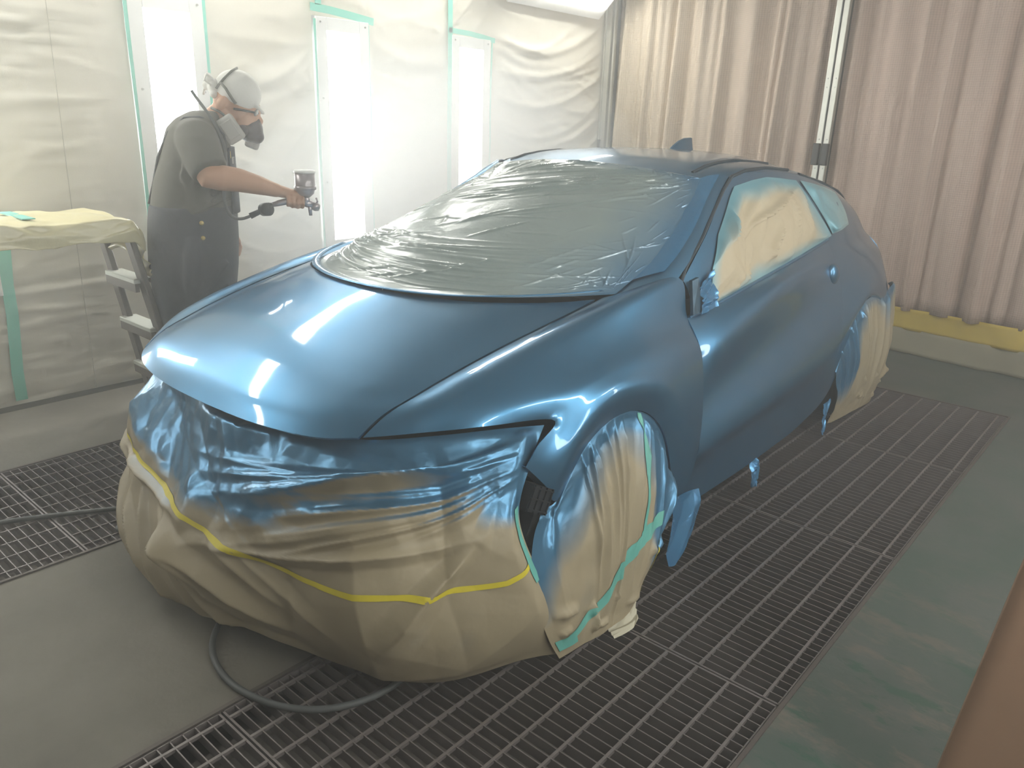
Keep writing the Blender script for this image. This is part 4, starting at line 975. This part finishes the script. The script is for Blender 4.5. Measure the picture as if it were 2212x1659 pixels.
organic(k, 'cap_knot', M['cap'], capo, .004, 2)
def on_cap(pts):
    out = []
    for p in pts:
        q = Rh.transposed() @ (Vector(p)-Vector((.046, 0, 1.588))); L_ = math.sqrt((q.x/.105)**2+(q.y/.092)**2+(q.z/.096)**2)
        out.append(Rh @ (q/L_*1.035)+Vector((.046, 0, 1.588)))
    return out
for pts in ([(-.05, -.05, 1.60), (-.02, -.075, 1.645), (.02, -.06, 1.69), (.05, 0, 1.71), (.02, .06, 1.69), (-.02, .075, 1.645), (-.05, .05, 1.60)], [(-.035, -.07, 1.63), (-.010, -.09, 1.60), (.010, -.094, 1.565), (.030, -.09, 1.53)], [(-.035, .07, 1.63), (-.010, .09, 1.60), (.010, .094, 1.565), (.030, .09, 1.53)]):
    pp = on_cap(pts); m = MB(); m.tube(pp, .0085, 8, ell=[(1, .6)]*len(pp)); m.build('respirator_strap', M['strap'], man, True)
m = MB(); m.tube([(-.075, -.05, 1.515), (-.04, -.075, 1.50), (.02, -.082, 1.45)], .006, 8); m.build('respirator_strap', M['strap'], man, True)
# goggles
m = MB()
for s in (-1, 1): m.ell((.118, s*.034, 1.500), (.010, .026, .018), Rh)
m.build('goggles', M['glass'], man, True)
m = MB(); m.tube([(.02, -.080, 1.515), (.09, -.068, 1.505), (.126, -.035, 1.498), (.135, 0, 1.496), (.126, .035, 1.498), (.09, .068, 1.505)], .005, 8); m.build('goggles_frame', M['black'], man, True)
# respirator: rubber cup with two side cartridges
m = MB(); m.ell((.088, 0, 1.425), (.058, .058, .060), Rh); m.ell((.115, 0, 1.395), (.035, .032, .035)); m.ell((.10, 0, 1.455), (.04, .035, .04), Rh); m.tube([(.06, -.03, 1.42), (.045, -.085, 1.42)], .026, 14); m.tube([(.09, .03, 1.405), (.10, .075, 1.39)], .026, 14)
resp = organic(m, 'respirator', M['mask'], man, .006, 3)
def cart(c_, R_, sx=.036, sz=.056):
    m = MB(); m.box(c_, (2*sx, .030, 2*sz), R_); o = m.build('filter_cartridge', M['filter'], resp, True); bevel(o, .014, 4)
    m = MB(); m.box(Vector(c_)+R_ @ Vector((0, -.018, 0)), (1.3*sx, .006, 1.3*sz), R_); bevel(m.build('cartridge_cover', M['filter'], o), .003, 2)
cart((.000, -.103, 1.425), Matrix.Rotation(math.radians(-32), 3, 'Y') @ Matrix.Rotation(math.radians(-8), 3, 'Z'), .043, .060)
cart((.104, .088, 1.385), Matrix.Rotation(math.radians(20), 3, 'Y') @ Matrix.Rotation(math.radians(150), 3, 'Z'), .036, .052)

# ---- spray gun
gun = thing('spray_gun', 'silver gravity-feed spray gun held in the right hand of the person in the white cap', 'spray gun', MAN[0], MAN[1])
gx, gy = .307, -.215
m = MB(); m.tube([(gx, gy, 1.135), (gx, gy, 1.150), (gx, gy, 1.172), (gx, gy, 1.246)], [.020, .038, .046, .047], 28); m.build('paint_cup', M['cup'], gun, True)
MB().tube([(gx, gy, 1.170), (gx, gy, 1.186)], .0505, 28).build('cup_ring', M['cup'], gun, True)
MB().tube([(gx, gy, 1.244), (gx, gy, 1.252), (gx, gy, 1.258)], [.0495, .0495, .044], 28).build('cup_lid', M['white'], gun, True)
m = MB(); m.tube([(gx-.01, gy, 1.142), (gx+.002, gy, 1.125), (gx+.004, gy, 1.105)], [.016, .018, .02], 14); m.tube([(gx-.045, gy, 1.122), (gx, gy, 1.110), (gx+.035, gy, 1.094)], [.012, .020, .018], 14)
m.build('gun_body', M['gunmetal'], gun, True)
m = MB(); m.tube([(gx-.045, gy, 1.122), (gx-.085, gy-.002, 1.116), (gx-.125, gy-.004, 1.108), (gx-.150, gy-.005, 1.102)], [.014, .015, .014, .011], 14); m.build('gun_handle', M['gunmetal'], gun, True)
m = MB(); m.tube([(gx+.030, gy, 1.097), (gx+.045, gy, 1.091), (gx+.060, gy, 1.085)], [.019, .022, .015], 16); m.build('air_cap', M['gunmetal'], gun, True)
m = MB(); m.tube([(gx+.012, gy-.006, 1.105), (gx+.016, gy-.008, 1.080), (gx+.018, gy-.008, 1.052)], [.009, .010, .008], 12); m.build('fluid_knob', M['gunmetal'], gun, True)
m = MB(); m.tube([(gx+.046, gy-.010, 1.132), (gx+.052, gy-.006, 1.115), (gx+.042, gy, 1.10)], .005, 8); m.build('trigger', M['gunmetal'], gun, True)
m = MB(); m.tube([(gx-.150, gy-.005, 1.102), (gx-.178, gy-.006, 1.088)], [.011, .012], 12); m.tube([(.139, gy-.020, 1.083), (.115, gy+.012, 1.078)], .030, 22); m.tube([(.105, gy, 1.073), (.055, gy, 1.050)], [.012, .014], 12)
m.build('air_regulator', M['black'], gun, True)
def hose(name, pts, r_, lab, mt=M['hose'], cat='air hose'):
    cu = bpy.data.curves.new(name, 'CURVE'); cu.dimensions = '3D'; sp_ = cu.splines.new('NURBS'); sp_.points.add(len(pts)-1)
    for i, p in enumerate(pts): sp_.points[i].co = (*p, 1)
    sp_.order_u = 4; sp_.use_endpoint_u = True; sp_.resolution_u = 12; cu.bevel_depth = r_; cu.bevel_resolution = 4; cu.materials.append(mt)
    tmp = bpy.data.objects.new(name+'_path', cu); COL.objects.link(tmp); dg = bpy.context.evaluated_depsgraph_get(); dg.update()
    me = bpy.data.meshes.new_from_object(tmp.evaluated_get(dg)); bpy.data.objects.remove(tmp)
    return tag(link(name, me, None), lab, cat)
h1 = hose('air_hose', [(.055, -.215, 1.050), (.02, -.22, 1.035), (-.02, -.24, 1.04), (-.05, -.262, 1.09), (-.052, -.26, 1.17), (-.028, -.235, 1.26), (-.030, -.19, 1.36), (-.060, -.14, 1.44), (-.10, -.10, 1.512), (-.135, -.085, 1.555), (-.150, -.08, 1.585)], .0068, 'thin grey air hose from the spray gun up over the painter shoulder')
h1.location = MAN[0]; h1.rotation_euler = (0, 0, MAN[1])

# ================================================================== BENCH AT LEFT
def bench():
    t = thing('step_bench', 'trestle work bench with steps, its top wrapped in yellowish film, left of the painter', 'work bench', (-3.82, .95, 0))
    ox, oy = -3.82, .95
    m = MB(); m.box((0, 0, .985), (.46, 1.18, .05)); m.build('platform', M['ladder'], t)
    # wrapped top, slightly baggy
    X = np.linspace(0, 1, 90); Y = np.linspace(0, 1, 70); A_ = np.zeros((90, 70, 3)); per = [(-.26, .952), (-.262, .985), (-.25, 1.035), (.0, 1.045), (.245, 1.035), (.262, .985), (.262, .945)]
    px = np.interp(np.linspace(0, 6, 70), range(7), [p[0] for p in per]); pz = np.interp(np.linspace(0, 6, 70), range(7), [p[1] for p in per])
    UU, VV = np.meshgrid(X*1.3, np.linspace(0, .75, 70), indexing='ij')
    yv = -.62+1.25*X
    D_ = .030*facet(UU, VV, 7, 3, .05)+.018*facet(UU, VV, 15, 4, .05)
    A_[..., 0] = px[None, :]*(1+D_*1.2); A_[..., 1] = yv[:, None]; A_[..., 2] = pz[None, :]+D_*.7
    endc = smooth01((X-.955)/.045)[:, None]; A_[..., 2] -= endc*.055*(np.abs(px)[None, :]<.3); A_[..., 0] *= (1-.10*endc)
    gridmesh('top_film', A_, M['yfilm'], t, .002)
    m = []
    for i, s in enumerate(np.linspace(0, 1, 20)):
        m.append([(-.235+.47*r_, .622+.012*math.sin(i)-.0*s+.05*s*s*(1 if r_ > .6 else .2), .99-(.13+.10*(r_ > .7))*s+.01*math.sin(r_*19)) for r_ in np.linspace(0, 1, 24)])
    Q = np.array(m); Q[..., 1] += .05*facet(Q[..., 0], Q[..., 2], 9, 6); gridmesh('film_end_flap', Q, M['yfilm'], t, .001)
    for s, yt in ((1, .60), (-1, -.60)):
        for x in (-.135, .165):
            a = (x, yt*.98, .96); b_ = (x*1.25, yt*1.27, .0); m = MB(); m.bar(a, b_, .065, .028, (0, 1, 0)); bevel(m.build('rail', M['ladder'], t), .004, 1)
        for z in (.26, .50, .74):
            f = (.96-z)/.96; y_ = yt*(.98+.29*f); m = MB(); m.box((.015, y_, z), (.30*(1+.25*f), .085, .022)); bevel(m.build('tread', M['tread'], t), .003, 1)
            MB().box((.015, y_-.03*s, z-.03), (.30*(1+.25*f), .02, .04)).build('tread_support', M['ladder'], t)
    for i, yv_ in enumerate((.20,)):
        MB().box((0, yv_, 1.052), (.30, .05, .004)).build('teal_tape', M['tape_teal'], t)
    return t
bench()
# ================================================================== FLOOR HOSE
hose('air_hose', [(-3.45, -.9, .013), (-3.30, .1, .013), (-3.20, .55, .013), (-3.10, .78, .013), (-3.00, .95, .013), (-2.90, 1.12, .013), (-2.80, 1.22, .013), (-2.70, 1.22, .013), (-2.66, 1.10, .013), (-2.74, 1.00, .013), (-2.80, .98, .013), (-2.78, 1.12, .013), (-2.60, 1.35, .013), (-2.35, 1.42, .013), (-2.16, 1.25, .013), (-2.05, 1.05, .013), (-1.93, .89, .013), (-1.76, .835, .013), (-1.60, .85, .013), (-1.44, .93, .013), (-1.36, 1.10, .013), (-1.40, 1.30, .013), (-1.55, 1.6, .013), (-1.70, 2.2, .013)], .0095, 'grey air hose looped on the floor and gratings in front of the car')
# ================================================================== BROWN SHEET BY THE CAMERA
t = thing('kraft_screen', 'brown kraft paper screen leaning at the right edge, nearest the camera', 'paper screen', (0, 0, 0))
Pts = []
nz_ = 30; ny_ = 24; A_ = np.zeros((nz_, ny_, 3))
for i, z in enumerate(np.linspace(.004, 1.15, nz_)):
    for j, s in enumerate(np.linspace(0, 1, ny_)):
        A_[i, j] = (-.173+.075*z/.8+.80*s, 1.60+.012*math.sin(z*5)+.10*s+.008*math.sin(s*9), z)
gridmesh('paper_face', A_, M['brown'], t, .02)
MB().box((.55, 1.72, .56), (.04, .04, 1.12)).build('support_post', M['brown'], t)
# ================================================================== OVERSPRAY MIST
def mist(name, mb, dens, lab, col=(1, 1, 1), an=.35):
    m = bpy.data.materials.new(name); m.use_nodes = True; nt = m.node_tree; nt.nodes.clear()
    o_ = nt.nodes.new('ShaderNodeOutputMaterial'); v = nt.nodes.new('ShaderNodeVolumeScatter')
    v.inputs['Color'].default_value = (*col, 1); v.inputs['Density'].default_value = dens; v.inputs['Anisotropy'].default_value = an
    nt.links.new(v.outputs[0], o_.inputs['Volume'])
    o = mb.build(name, m, None, True); return tag(o, lab, 'mist', None, 'stuff')
mc = (-3.32, 3.2, 1.08); par = None
for k_, f_ in enumerate((1.25, 1.05, .85, .62, .40)):
    o = mist('paint_mist' if par is None else 'mist_core', MB().ell((0, 0, 0), (.80*f_, 1.18*f_, .76*f_), Matrix.Rotation(.2*k_, 3, 'X'), 32, 18), PLUME/7.5*(.8+.25*k_), 'white paint mist between the spray gun and the windshield', (.93, .97, 1.0))
    if par is None: par = o; o.location = mc
    else:
        o.parent = par; del o['label']
        for q_ in ('kind', 'category'):
            if q_ in o: del o[q_]
